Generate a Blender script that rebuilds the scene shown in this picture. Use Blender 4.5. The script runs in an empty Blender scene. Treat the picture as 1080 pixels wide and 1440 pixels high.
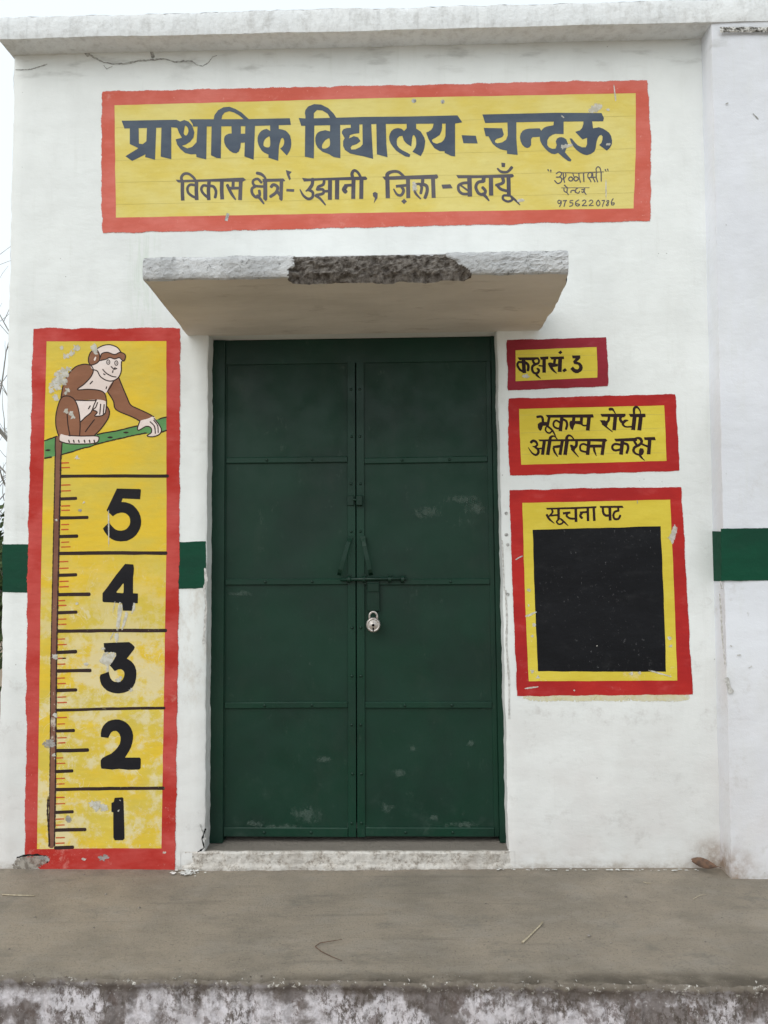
import bpy, math, random
from mathutils import Vector, noise
from mathutils.geometry import tessellate_polygon
random.seed(7)
S = bpy.context.scene
COL = S.collection
R = math.radians

# ------------------------------------------------------------------ camera
CAM = Vector((0.0, -3.08, 1.355)); FOC = 1040.0
PITCH, YAW, ROLL = R(2.5), R(1.2), R(-0.55)
fw = Vector((-math.sin(YAW)*math.cos(PITCH), math.cos(YAW)*math.cos(PITCH), math.sin(PITCH)))
rt0 = Vector((math.cos(YAW), math.sin(YAW), 0)); up0 = rt0.cross(fw)
rt = rt0*math.cos(ROLL) + up0*math.sin(ROLL); up = -rt0*math.sin(ROLL) + up0*math.cos(ROLL)
cd = bpy.data.cameras.new('camera'); cam = bpy.data.objects.new('camera', cd); COL.objects.link(cam)
cd.sensor_fit = 'VERTICAL'; cd.sensor_height = 36; cd.lens = 36*FOC/1440
cd.clip_start = .05; cd.clip_end = 500
from mathutils import Matrix
cam.matrix_world = Matrix((( rt.x, up.x, -fw.x, CAM.x), (rt.y, up.y, -fw.y, CAM.y), (rt.z, up.z, -fw.z, CAM.z), (0,0,0,1)))
S.camera = cam

# ------------------------------------------------------------------ light
w = bpy.data.worlds.new('World'); S.world = w; w.use_nodes = True
nt = w.node_tree; nt.nodes.clear()
sky = nt.nodes.new('ShaderNodeTexSky'); sky.sky_type = 'NISHITA'; sky.sun_disc = False
SUN = Vector((-0.55, -0.60, 0.85)).normalized()
sky.sun_elevation = math.asin(SUN.z); sky.sun_rotation = math.atan2(SUN.x, SUN.y)
sky.air_density = 1.6; sky.dust_density = 4.0; sky.ozone_density = 1.0
hs = nt.nodes.new('ShaderNodeHueSaturation'); hs.inputs['Saturation'].default_value = .22
mxw = nt.nodes.new('ShaderNodeMix'); mxw.data_type = 'RGBA'; mxw.inputs[0].default_value = .62
mxw.inputs[7].default_value = (9.6, 10.6, 11.1, 1)          # even cloud cover
bg = nt.nodes.new('ShaderNodeBackground'); bg.inputs[1].default_value = .11
wo = nt.nodes.new('ShaderNodeOutputWorld')
nt.links.new(sky.outputs[0], hs.inputs['Color']); nt.links.new(hs.outputs[0], mxw.inputs[6])
nt.links.new(mxw.outputs[2], bg.inputs[0]); nt.links.new(bg.outputs[0], wo.inputs[0])
sl = bpy.data.lights.new('sun', 'SUN'); sl.energy = .9; sl.angle = R(55); sl.color = (1, .97, .93)
so = bpy.data.objects.new('sun', sl); COL.objects.link(so)
so.rotation_euler = SUN.to_track_quat('Z', 'Y').to_euler(); so.location = (-6, -8, 9)
S.view_settings.view_transform = 'Standard'; S.view_settings.look = 'None'
S.view_settings.exposure = 0.30; S.view_settings.gamma = 1; S.view_settings.use_curve_mapping = False

# ------------------------------------------------------------------ helpers
def ray(px, py): return fw + rt*((px-540)/FOC) - up*((py-720)/FOC)
def W(px, py, Y=0.0):
    d = ray(px, py); return CAM + d*((Y-CAM.y)/d.y)
def G(px, py, Z=0.0):
    d = ray(px, py); return CAM + d*((Z-CAM.z)/d.z)
def lin(c): c /= 255.; return c/12.92 if c <= .04045 else ((c+.055)/1.055)**2.4
def srgb(r, g, b, k=1.0): return (lin(r)*k, lin(g)*k, lin(b)*k)
def n3(x, y, z, s=1.0): return noise.noise(Vector((x*s, y*s, z*s)))
def fract(x, y, z, s, o=4): return noise.fractal(Vector((x*s, y*s, z*s)), 1.0, 2.0, o)

def root_of(p):
    while p.parent: p = p.parent
    return p
def link(name, vs, fs, m, parent=None, attr=None, smooth=False):
    off = root_of(parent).location if parent else Vector((0,0,0))
    me = bpy.data.meshes.new(name)
    me.from_pydata([tuple(Vector(v)-off) for v in vs], [], fs); me.update()
    if m: me.materials.append(m)
    if smooth:
        for p in me.polygons: p.use_smooth = True
    if attr:
        a = me.attributes.new('mask', 'FLOAT', 'POINT')
        for i, v in enumerate(attr): a.data[i].value = v
    o = bpy.data.objects.new(name, me); COL.objects.link(o)
    if parent: o.parent = parent
    return o
def thing(name, label, cat, loc, group=None):
    o = bpy.data.objects.new(name, None); COL.objects.link(o); o.location = loc
    o.empty_display_size = .1; o['label'] = label; o['category'] = cat
    if group: o['group'] = group
    return o
def tag(o, label=None, cat=None, group=None, kind=None):
    if label: o['label'] = label
    if cat: o['category'] = cat
    if group: o['group'] = group
    if kind: o['kind'] = kind
    return o

class MB:
    def __init__(s): s.v = []; s.f = []; s.a = []
    def add(s, vs, fs, a=None):
        k = len(s.v); s.v += [tuple(v) for v in vs]; s.f += [tuple(i+k for i in f) for f in fs]
        s.a += a if a else [0.0]*len(vs)
    def box(s, x0, x1, y0, y1, z0, z1, bev=0.0):
        if bev <= 0:
            v = [(x,y,z) for x in (x0,x1) for y in (y0,y1) for z in (z0,z1)]
            s.add(v, [(0,1,3,2),(4,6,7,5),(0,4,5,1),(2,3,7,6),(0,2,6,4),(1,5,7,3)]); return
        b = bev; V = []; F = []
        # chamfered box: front/back inset
        def rect(x0,x1,z0,z1,y): return [(x0,y,z0),(x1,y,z0),(x1,y,z1),(x0,y,z1)]
        for r_ in (rect(x0+b,x1-b,z0+b,z1-b,y0), rect(x0,x1,z0,z1,y0+b), rect(x0,x1,z0,z1,y1)): V += r_
        F.append((0,1,2,3)); F.append((11,10,9,8))
        for L in (0,4):
            for i in range(4):
                j = (i+1)%4; F.append((L+i, L+4+i, L+4+j, L+j))
        s.add(V, F)
    def tube(s, pts, r, n=8, cap=True):
        pts = [Vector(p) for p in pts]; rs = r if isinstance(r, (list,tuple)) else [r]*len(pts)
        V = []; F = []
        prev = None
        for i, p in enumerate(pts):
            t = (pts[min(i+1,len(pts)-1)] - pts[max(i-1,0)]).normalized()
            if prev is None:
                a = Vector((0,0,1)) if abs(t.z) < .9 else Vector((1,0,0))
                u = t.cross(a).normalized()
            else: u = (prev - t*prev.dot(t)).normalized()
            prev = u; v = t.cross(u)
            for k in range(n):
                an = 2*math.pi*k/n; V.append(p + (u*math.cos(an)+v*math.sin(an))*rs[i])
        for i in range(len(pts)-1):
            for k in range(n):
                F.append((i*n+k, i*n+(k+1)%n, (i+1)*n+(k+1)%n, (i+1)*n+k))
        if cap: F.append(tuple(range(n-1,-1,-1))); F.append(tuple(range((len(pts)-1)*n, len(pts)*n)))
        s.add(V, F)
    def link(s, name, m, parent=None, smooth=False, attr=False): return link(name, s.v, s.f, m, parent, s.a if attr else None, smooth)

def rough_box(mb, x0, x1, y0, y1, z0, z1, cell, fn, faces='lrfbtu'):
    """box of subdivided faces; fn(x,y,z, face) -> displaced vertex (same point gives same result)"""
    def grid(P, nu, nv, flip):
        V = []; F = []
        for i in range(nu+1):
            for j in range(nv+1): V.append(fn(*P(i/nu, j/nv)))
        for i in range(nu):
            for j in range(nv):
                q = (i*(nv+1)+j, (i+1)*(nv+1)+j, (i+1)*(nv+1)+j+1, i*(nv+1)+j+1)
                F.append(q[::-1] if flip else q)
        mb.add([v[0] for v in V], F, [v[1] for v in V])
    nx = max(1, round((x1-x0)/cell)); ny = max(1, round((y1-y0)/cell)); nz = max(1, round((z1-z0)/cell))
    L = lambda a, b, t: a+(b-a)*t
    if 'f' in faces: grid(lambda u, v: (L(x0,x1,u), y0, L(z0,z1,v)), nx, nz, False)
    if 'b' in faces: grid(lambda u, v: (L(x0,x1,u), y1, L(z0,z1,v)), nx, nz, True)
    if 'l' in faces: grid(lambda u, v: (x0, L(y0,y1,u), L(z0,z1,v)), ny, nz, True)
    if 'r' in faces: grid(lambda u, v: (x1, L(y0,y1,u), L(z0,z1,v)), ny, nz, False)
    if 't' in faces: grid(lambda u, v: (L(x0,x1,u), L(y0,y1,v), z1), nx, ny, False)
    if 'u' in faces: grid(lambda u, v: (L(x0,x1,u), L(y0,y1,v), z0), nx, ny, True)

# ------------------------------------------------------------------ material kit
class M_:
    def __init__(s, name):
        s.m = bpy.data.materials.new(name); s.m.use_nodes = True; s.nt = s.m.node_tree; s.nt.nodes.clear()
        s.out = s.nt.nodes.new('ShaderNodeOutputMaterial'); s.bs = s.nt.nodes.new('ShaderNodeBsdfPrincipled')
        s.nt.links.new(s.bs.outputs[0], s.out.inputs[0]); s.geo = s.nt.nodes.new('ShaderNodeNewGeometry')
        s.pos = s.geo.outputs['Position']; s.h = None
    def N(s, t): return s.nt.nodes.new(t)
    def L(s, a, b): s.nt.links.new(a, b)
    def put(s, sock, v):
        if isinstance(v, bpy.types.NodeSocket): s.L(v, sock)
        elif isinstance(v, tuple) and len(v) == 3 and sock.type == 'RGBA': sock.default_value = (*v, 1)
        else: sock.default_value = v
    def math(s, op, a, b=0.0, clamp=False):
        n = s.N('ShaderNodeMath'); n.operation = op; n.use_clamp = clamp; s.put(n.inputs[0], a); s.put(n.inputs[1], b); return n.outputs[0]
    def noise(s, scale, detail=4, stretch=(1,1,1), rough=.55, off=(0,0,0), dist=0):
        mp = s.N('ShaderNodeMapping'); s.L(s.pos, mp.inputs[0]); mp.inputs['Scale'].default_value = stretch; mp.inputs['Location'].default_value = off
        n = s.N('ShaderNodeTexNoise'); s.L(mp.outputs[0], n.inputs['Vector']); n.inputs['Scale'].default_value = scale
        n.inputs['Detail'].default_value = detail; n.inputs['Roughness'].default_value = rough; n.inputs['Distortion'].default_value = dist
        return n.outputs[0]
    def voro(s, scale, stretch=(1,1,1), feat='F1', off=(0,0,0)):
        mp = s.N('ShaderNodeMapping'); s.L(s.pos, mp.inputs[0]); mp.inputs['Scale'].default_value = stretch; mp.inputs['Location'].default_value = off
        n = s.N('ShaderNodeTexVoronoi'); n.feature = feat; s.L(mp.outputs[0], n.inputs['Vector']); n.inputs['Scale'].default_value = scale
        return n.outputs['Distance']
    def ramp(s, v, a, b, x=0.0, y=1.0):
        n = s.N('ShaderNodeMapRange'); s.put(n.inputs[0], v); n.inputs[1].default_value = a; n.inputs[2].default_value = b
        n.inputs[3].default_value = x; n.inputs[4].default_value = y; n.clamp = True; n.interpolation_type = 'SMOOTHSTEP'; return n.outputs[0]
    def mix(s, f, a, b):
        n = s.N('ShaderNodeMix'); n.data_type = 'RGBA'; s.put(n.inputs[0], f); s.put(n.inputs[6], a); s.put(n.inputs[7], b); return n.outputs[2]
    def axis(s, i):
        n = s.N('ShaderNodeSeparateXYZ'); s.L(s.pos, n.inputs[0]); return n.outputs[i]
    def attr(s):
        n = s.N('ShaderNodeAttribute'); n.attribute_name = 'mask'; return n.outputs['Fac']
    def bump(s, h, dist, strength=1.0):
        n = s.N('ShaderNodeBump'); n.inputs['Distance'].default_value = dist; n.inputs['Strength'].default_value = strength
        s.put(n.inputs['Height'], h)
        if s.h: s.L(s.h, n.inputs['Normal'])
        s.h = n.outputs[0]
    def done(s, col, rough=.8, spec=.3, metal=0.0, alpha=None):
        s.put(s.bs.inputs['Base Color'], col); s.put(s.bs.inputs['Roughness'], rough)
        s.bs.inputs['Specular IOR Level'].default_value = spec; s.put(s.bs.inputs['Metallic'], metal)
        if s.h: s.L(s.h, s.bs.inputs['Normal'])
        if alpha is not None: s.put(s.bs.inputs['Alpha'], alpha)
        return s.m

def plaster_bump(k, amt=1.0):
    """same relief for bare wall and for the paint on it"""
    k.bump(k.noise(2.6, 3, (1,1,.8)), .018*amt, .8)
    k.bump(k.noise(9.0, 3, (.7,1,1.3)), .004*amt, .8)
    k.bump(k.noise(34, 6, (.8,1,1.0), .65), .0015*amt, .8)
    k.bump(k.noise(240, 4, (.9,1,.9), .65), .0006*amt, .8)

def wall_material(name, lower=True, tint=(.80,.825,.815), bumpk=1.0):
    k = M_(name)
    c = k.mix(k.ramp(k.noise(1.6, 5), .38, .68), tint, tuple(t*.9 for t in tint))
    c = k.mix(k.ramp(k.noise(7, 6, (1.3,1,.6)), .45, .8, 0, .4), c, (.66,.675,.66))
    c = k.mix(k.ramp(k.noise(5, 6, (6,6,.5), .6), .55, .75, 0, .22), c, (.60,.62,.58))         # faint rain runs
    z = k.axis(2)
    # grime on the underside of the cornice joint, dimmer light tinted into the lower wall, splashed soil at the foot
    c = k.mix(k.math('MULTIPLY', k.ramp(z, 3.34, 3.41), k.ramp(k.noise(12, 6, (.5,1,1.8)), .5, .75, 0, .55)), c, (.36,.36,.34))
    c = k.mix(k.math('MULTIPLY', k.ramp(z, 1.15, .1), k.ramp(k.noise(4.5, 6), .35, .75, .35, .65)), c, (.62,.575,.555))  # lower wall's warmer, dimmer light put into the colour, mottled with grime
    c = k.mix(k.math('MULTIPLY', k.ramp(z, .16, .0), k.ramp(k.noise(15, 8, rough=.7), .42, .8, 0, .7)), c, (.42,.36,.29))
    spk = k.math('MULTIPLY', k.ramp(k.voro(26), .085, .05), k.ramp(k.noise(6, 2, off=(3,1,7)), .58, .68))
    c = k.mix(k.math('MULTIPLY', spk, .6), c, (.25,.24,.22))
    scr = k.ramp(k.noise(30, 7, (1,1,.35), .7, off=(9,2,4)), .69, .74, 0, .5)
    c = k.mix(scr, c, (.45,.44,.42))
    jam = k.math('MULTIPLY', k.ramp(k.math('ABSOLUTE', k.math('ADD', k.axis(0), .87)), .16, .02), k.ramp(k.math('ABSOLUTE', k.math('SUBTRACT', z, .95)), .45, .1))
    c = k.mix(k.math('MULTIPLY', jam, k.ramp(k.noise(16, 7, (1,1,.5), .7, off=(1,1,4)), .42, .72, 0, .7)), c, (.50,.44,.37))
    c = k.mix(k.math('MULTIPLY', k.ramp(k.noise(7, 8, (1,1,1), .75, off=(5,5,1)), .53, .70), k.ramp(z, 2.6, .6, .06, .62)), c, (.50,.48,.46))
    drip = k.math('MULTIPLY', k.ramp(k.math('ABSOLUTE', k.math('ADD', k.axis(0), 1.08)), .10, .01), k.math('MULTIPLY', k.ramp(z, 2.15, 2.35), k.ramp(z, 2.75, 2.62)))
    c = k.mix(k.math('MULTIPLY', drip, k.ramp(k.noise(9, 6, (6,1,.5), .65, off=(1,3,1)), .42, .65, 0, .55)), c, (.56,.64,.55))
    cor = k.math('MULTIPLY', k.ramp(k.math('ABSOLUTE', k.math('SUBTRACT', k.axis(0), 1.27)), .16, .02), k.ramp(z, .20, .06))
    c = k.mix(k.math('MULTIPLY', cor, k.ramp(k.noise(18, 7, rough=.7, off=(2,1,4)), .35, .65, .2, .9)), c, (.26,.17,.11))
    foot = k.math('MULTIPLY', k.ramp(z, .075, .028), k.ramp(k.noise(24, 7, (.7,1,1), .7, off=(2,8,4)), .38, .62, .1, .75))
    c = k.mix(foot, c, (.33,.28,.23))
    plaster_bump(k, bumpk)
    return k.done(c, .88, .2)

def paint_material(name, c1, c2, wear=0.0, wear_z=None, rough=.7, feather=False, wearcol=(.70,.69,.66), fine=0.0, spec=.18, dirt=0.0, seed=0, mott=.28):
    k = M_(name)
    c = k.mix(k.ramp(k.noise(4, 6, (.7,1,1.3), .6, off=(seed,0,seed)), .38, .62), c1, c2)
    c = k.mix(k.ramp(k.noise(13, 7, (.6,1,1.2), .65, off=(seed+3,0,seed)), .52, .75, 0, mott), c, tuple(min(.85, v*1.15+.10) for v in c1))
    c = k.mix(k.ramp(k.noise(40, 5, (.3,1,2.0), .6, off=(0,seed,0)), .4, .8, 0, .28), c, tuple(v*.82 for v in c2))   # brush marks
    if dirt: c = k.mix(k.ramp(k.noise(6, 7, off=(seed+5,1,2), rough=.65), .5, .8, 0, dirt), c, (.30,.27,.20))
    if wear > 0:
        a = k.noise(11, 9, (1,1,1.1), .72, off=(seed,3,1)); b = k.noise(2.6, 3, off=(seed,5,2))
        m = k.math('ADD', k.math('MULTIPLY', a, .65), k.math('MULTIPLY', b, .35))
        m = k.ramp(m, .59-wear*.09, .68-wear*.09)
        if wear_z:
            m = k.math('MULTIPLY', m, k.ramp(k.axis(2), wear_z[0], wear_z[1]))
        sc = k.ramp(k.noise(70, 8, (1,1,.7), .75, off=(seed,1,9)), .60, .66)        # small chips
        sc = k.math('MULTIPLY', sc, k.ramp(b, .40, .55))
        if wear_z: sc = k.math('MULTIPLY', sc, k.ramp(k.axis(2), wear_z[0], wear_z[1]+.2, 0, 1))
        m = k.math('MAXIMUM', k.math('MULTIPLY', m, .8), sc)
        c = k.mix(m, c, wearcol)
    if fine:
        v = k.math('ABSOLUTE', k.math('SUBTRACT', k.noise(7, 3, (1.4,1,.7), .6, off=(seed,0,2), dist=1.2), .5))
        m = k.math('MULTIPLY', k.ramp(v, .010, .002), k.ramp(k.noise(9, 4, off=(seed,2,2)), .46, .56, 0, fine))
        m = k.math('MULTIPLY', m, k.ramp(k.axis(2), 1.5, .95))
        c = k.mix(m, c, wearcol)
    plaster_bump(k)
    al = None
    if feather:
        t = k.math('ADD', k.attr(), k.math('MULTIPLY', k.math('SUBTRACT', k.noise(38, 8, (.6,1,.8), .75), .5), 2.2))
        al = k.ramp(t, .32, .66)
    return k.done(c, rough, spec, alpha=al)

M = {}
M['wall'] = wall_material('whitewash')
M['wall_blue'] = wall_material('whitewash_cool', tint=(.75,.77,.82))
k = M_('cornice_concrete')
c = k.mix(k.ramp(k.noise(4, 5), .35, .7), (.78,.80,.81), (.73,.755,.77))
c = k.mix(k.ramp(k.noise(10, 6, (3,3,.12), .65), .52, .72, 0, .35), c, (.42,.43,.44))
c = k.mix(k.math('MULTIPLY', k.ramp(k.axis(2), 3.455, 3.50), k.ramp(k.noise(24, 8, (1,1,.6), .7), .44, .7, 0, .6)), c, (.48,.48,.47))
c = k.mix(k.ramp(k.noise(3.2, 7, (2.5,1,.4), .7, off=(2,2,2)), .66, .76, 0, .5), c, (.30,.30,.29))
k.bump(k.noise(60, 6), .003); k.bump(k.noise(8, 4), .006)
M['cornice'] = k.done(c, .9, .2)

k = M_('canopy_plaster')     # mask = broken concrete
z = k.axis(2)
c = k.mix(k.ramp(k.noise(7, 6), .35, .68), (.70,.71,.72), (.50,.51,.52))
c = k.mix(k.ramp(k.noise(45, 7, rough=.7), .56, .66, 0, .75), c, (.20,.20,.20))
c2 = k.mix(k.ramp(k.noise(50, 8, rough=.7), .35, .7), (.075,.064,.056), (.30,.275,.25))
c = k.mix(k.ramp(k.math('ADD', k.attr(), k.math('MULTIPLY', k.math('SUBTRACT', k.noise(40, 5), .5), .5)), .42, .55), c, c2)
k.bump(k.noise(150, 8, rough=.75), .006); k.bump(k.noise(45, 6, rough=.7), .006)
M['canopy'] = k.done(c, .95, .1)
k = M_('canopy_underside')
c = k.mix(k.ramp(k.noise(4, 6, (.4,1,1)), .35, .7), (.76,.725,.675), (.62,.59,.545))
c = k.mix(k.ramp(k.noise(20, 7, (.3,1,1), .65), .56, .72, 0, .45), c, (.36,.32,.28))
c = k.mix(k.ramp(k.math('ADD', k.attr(), k.math('MULTIPLY', k.math('SUBTRACT', k.noise(40, 5), .5), .6)), .30, .5), c, (.10,.075,.06))
k.bump(k.noise(40, 5, (.3,1,1)), .002); k.bump(k.noise(6, 3, (.4,1,1)), .006)
M['soffit'] = k.done(c, .9, .2)

k = M_('veranda_concrete')
c = k.mix(k.ramp(k.noise(2.4, 8, (1,1.3,1), .65), .38, .64), (.30,.255,.20), (.225,.195,.155))
c = k.mix(k.ramp(k.noise(9, 8, (.8,1.2,1), .7, off=(2,4,1)), .45, .70, 0, .5), c, (.30,.27,.23))
c = k.mix(k.ramp(k.noise(130, 6, rough=.8), .52, .66, 0, .6), c, (.10,.088,.072))
c = k.mix(k.ramp(k.voro(20, off=(1,1,0)), .07, .045, 0, .6), c, (.08,.07,.06))
c = k.mix(k.ramp(k.noise(4, 9, (.8,1.4,1), .75, off=(7,1,1)), .52, .70, 0, .5), c, (.12,.115,.10))
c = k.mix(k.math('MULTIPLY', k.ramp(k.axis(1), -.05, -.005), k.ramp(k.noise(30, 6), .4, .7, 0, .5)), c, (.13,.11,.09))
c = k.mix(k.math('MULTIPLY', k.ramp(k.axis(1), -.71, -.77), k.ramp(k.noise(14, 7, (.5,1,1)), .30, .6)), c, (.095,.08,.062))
c = k.mix(k.ramp(k.noise(240, 4, rough=.8, off=(4,4,4)), .60, .70, 0, .5), c, (.38,.34,.29))
c = k.mix(k.ramp(k.noise(4, 4, (.25,5,1), .6, off=(6,2,1)), .58, .72, 0, .35), c, (.13,.115,.095))
c = k.mix(k.ramp(k.voro(60, (1,1,1), off=(3,1,0)), .12, .07, 0, .45), c, (.30,.27,.23))
k.bump(k.noise(150, 7, rough=.8), .0045); k.bump(k.noise(14, 6, (.6,1.6,1)), .004)
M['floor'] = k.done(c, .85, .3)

k = M_('plinth_whitewash')
c = k.mix(k.ramp(k.noise(5, 7, (1,1,1.1), .6, off=(3,0,1)), .46, .55), (.21,.185,.18), (.62,.59,.62))
pat = k.ramp(k.noise(6, 5, (1,1,1.3), off=(1,0,4)), .42, .60)
c = k.mix(k.math('MULTIPLY', k.ramp(k.noise(60, 9, (1,1,.55), .8, off=(1,5,4)), .47, .56), k.math('ADD', k.math('MULTIPLY', pat, .7), .22)), c, (.095,.078,.066))
c = k.mix(k.math('MULTIPLY', k.ramp(k.noise(20, 8, (1,1,.8), .75, off=(4,2,4)), .54, .60), .7), c, (.13,.10,.09))
c = k.mix(k.ramp(k.noise(100, 7, (1,1,.8), .75, off=(1,7,4)), .60, .68, 0, .8), c, (.66,.64,.64))
zz = k.math('ADD', k.axis(2), k.math('MULTIPLY', k.math('SUBTRACT', k.noise(26, 7, rough=.7, off=(9,2,1)), .5), .05))
c = k.mix(k.math('MULTIPLY', k.ramp(zz, -.035, .002), .7), c, (.11,.09,.075))
c = k.mix(k.math('MULTIPLY', k.ramp(zz, .006, .016), .9), c, (.19,.165,.135))
c = k.mix(k.math('MULTIPLY', k.ramp(k.noise(48, 7, rough=.75, off=(5,2,9)), .57, .64), k.ramp(k.axis(2), -.03, .01)), c, (.60,.58,.54))
k.bump(k.noise(14, 7, rough=.65), .010); k.bump(k.noise(120, 6, rough=.7), .003)
M['plinth'] = k.done(c, .95, .15)

k = M_('sill_whitewash')
c = k.mix(k.ramp(k.noise(95, 8, rough=.75), .42, .62), (.56,.52,.47), (.27,.235,.20))
c = k.mix(k.ramp(k.noise(22, 8, rough=.75, off=(3,3,3)), .42, .56, 0, .75), c, (.66,.63,.59))
c = k.mix(k.ramp(k.noise(6, 5), .5, .7, 0, .5), c, (.33,.29,.25))
top = k.ramp(k.axis(2), .062, .070)
c = k.mix(k.math('MULTIPLY', top, k.ramp(k.axis(1), .0, .02)), c, (.20,.18,.155))
k.bump(k.noise(40, 8, rough=.7), .008); k.bump(k.noise(130, 5), .002)
M['sill'] = k.done(c, .95, .15)

k = M_('yard_soil')
c = k.mix(k.ramp(k.noise(.8, 8), .35, .68), (.30,.235,.17), (.20,.165,.12))
k.bump(k.noise(20, 6), .02)
M['soil'] = k.done(c, .95, .1)

def door_mat(name, k1=1.0, rough=.42):
    k = M_(name)
    c = k.mix(k.ramp(k.noise(3, 5), .35, .68), (.003*k1,.031*k1,.017*k1), (.004*k1,.023*k1,.0145*k1))
    c = k.mix(k.ramp(k.noise(6, 8, (1,1,.6), .7, off=(4,1,1)), .5, .75, 0, .25), c, (.030,.045,.033))    # rubbed dust
    c = k.mix(k.ramp(k.noise(26, 8, (1,1,.6), .74, off=(1,6,3)), .60, .74, 0, .35), c, (.07,.10,.08))
    low = k.math('MULTIPLY', k.ramp(k.axis(2), .55, .08), k.ramp(k.noise(8, 7, rough=.7, off=(2,2,8)), .52, .75, 0, .3))
    c = k.mix(low, c, (.07,.10,.085))
    k.bump(k.noise(2.6, 2), .010, .6); k.bump(k.noise(220, 3), .0003, .5); k.bump(k.noise(30, 4, (1,1,.4)), .0008, .6)
    return k.done(c, k.ramp(k.noise(9, 5, off=(1,1,1)), .3, .75, rough, rough+.22), .32)
M['door'] = door_mat('green_enamel')
M['rail'] = door_mat('green_enamel_edges', 1.12, .34)
M['hardware'] = door_mat('green_enamel_worn', .85, .32)
k = M_('padlock_steel'); c = k.mix(k.ramp(k.noise(90, 6), .45, .7), (.55,.51,.48), (.30,.26,.23))
k.bump(k.noise(160, 4), .0005); M['steel'] = k.done(c, .38, .5, .75)
k = M_('black_hole'); M['hole'] = k.done((.012,.012,.012), .8, .1)
k = M_('broken_plaster'); c = k.mix(k.ramp(k.noise(70, 8, rough=.7), .42, .58), (.60,.59,.56), (.10,.095,.085)); k.bump(k.noise(60, 7), .008)
M['broken'] = k.done(c, .95, .1)
k = M_('crack_shade'); c = k.mix(k.ramp(k.noise(60, 5), .4, .6), (.26,.26,.25), (.50,.50,.48)); M['crack'] = k.done(c, .95, .1)
k = M_('exposed_grey'); c = k.mix(k.ramp(k.noise(60, 5), .4, .6), (.42,.41,.39), (.60,.59,.57)); plaster_bump(k); M['grey'] = k.done(c, .95, .1)
k = M_('old_plaster'); c = k.mix(k.ramp(k.noise(50, 5), .4, .6), (.74,.74,.72), (.62,.62,.60)); plaster_bump(k); M['splash'] = k.done(c, .9, .2)

for nm, ca, cb in (('chip', (.70,.69,.64), (.56,.54,.47)), ('greyf', (.30,.29,.27), (.44,.42,.40)), ('soilf', (.20,.17,.14), (.42,.38,.33)), ('smear', (.72,.66,.42), (.74,.70,.52))):
    k = M_('flaked_'+nm); c = k.mix(k.ramp(k.noise(50, 5), .4, .6), ca, cb); plaster_bump(k)
    t = k.math('ADD', k.attr(), k.math('MULTIPLY', k.math('SUBTRACT', k.noise(95, 7, rough=.72), .5), 2.6))
    M[nm] = k.done(c, .95, .15, alpha=k.math('MULTIPLY', k.ramp(t, .46, .66), .78))
M['t_red'] = paint_material('faded_red', srgb(210,116,104), srgb(200,96,80), .16, None, feather=True, wearcol=srgb(214,140,128), seed=1)
M['t_yel'] = paint_material('faded_yellow', srgb(220,206,128), srgb(216,196,100), .0, fine=0, seed=2)
M['t_ink'] = paint_material('faded_blue_black', srgb(72,82,98), srgb(88,98,110), .0, seed=3, mott=.04)
M['t_ink2'] = paint_material('faded_violet_black', srgb(82,80,90), srgb(98,95,100), .0, seed=4, mott=.04)
M['c_red'] = paint_material('brick_red', srgb(194,80,74), srgb(178,48,40), .45, (1.1,.6), feather=True, wearcol=srgb(205,130,120), seed=5)
M['c_yel'] = paint_material('chrome_yellow', srgb(224,190,58), srgb(210,188,80), 1.35, (1.4,.8), wearcol=srgb(220,208,168), fine=.8, dirt=.12, seed=6)
M['c_blk'] = paint_material('chart_black', srgb(26,26,31), srgb(33,31,34), .0, None, wearcol=srgb(200,190,170), seed=7, mott=.04)
M['c_line'] = paint_material('dark_brown_line', srgb(58,42,40), srgb(48,36,34), .25, (1.3,.7), wearcol=srgb(212,200,150), seed=7, mott=.04)
M['c_tick'] = paint_material('tick_red', srgb(196,96,50), srgb(190,80,46), .3, (1.3,.7), wearcol=srgb(214,196,120), seed=8)
M['c_brn'] = paint_material('monkey_brown', srgb(146,100,76), srgb(134,92,70), .0, seed=9)
M['c_brn2'] = paint_material('tail_brown', srgb(132,92,76), srgb(118,80,66), .5, (1.4,.7), wearcol=srgb(214,205,190), seed=9, mott=.04)
M['c_pink'] = paint_material('pale_pink', srgb(232,218,212), srgb(224,208,200), .0, seed=10)
M['c_grn'] = paint_material('branch_green', srgb(98,150,92), srgb(88,138,84), .0, seed=11)
M['r_mar'] = paint_material('maroon', srgb(150,44,58), srgb(138,38,46), .0, feather=True, seed=12)
M['r_red'] = paint_material('deep_red', srgb(182,44,40), srgb(166,38,38), .12, (1.0,.5), feather=True, wearcol=srgb(215,180,170), seed=13)
M['r_yel'] = paint_material('sign_yellow', srgb(220,200,76), srgb(212,190,66), .35, (1.15,.75), wearcol=srgb(226,208,170), seed=14)
M['r_ink'] = paint_material('dark_maroon_ink', srgb(50,32,32), srgb(42,28,30), .0, seed=15, mott=.04)
M['board'] = paint_material('slate_black', srgb(16,17,21), srgb(22,23,27), rough=.55, seed=16, mott=.10, dirt=.0, wear=.10, wearcol=(.10,.10,.105))
M['band'] = paint_material('band_green', srgb(12,70,50), srgb(16,62,46), .0, feather=True, seed=17, mott=.04)
M['band_c'] = paint_material('band_green_side', srgb(70,118,96), srgb(60,108,88), .0, feather=True, seed=17)
M['pencil'] = paint_material('guide_line', srgb(186,172,96), srgb(192,178,100), .0, seed=18)

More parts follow.
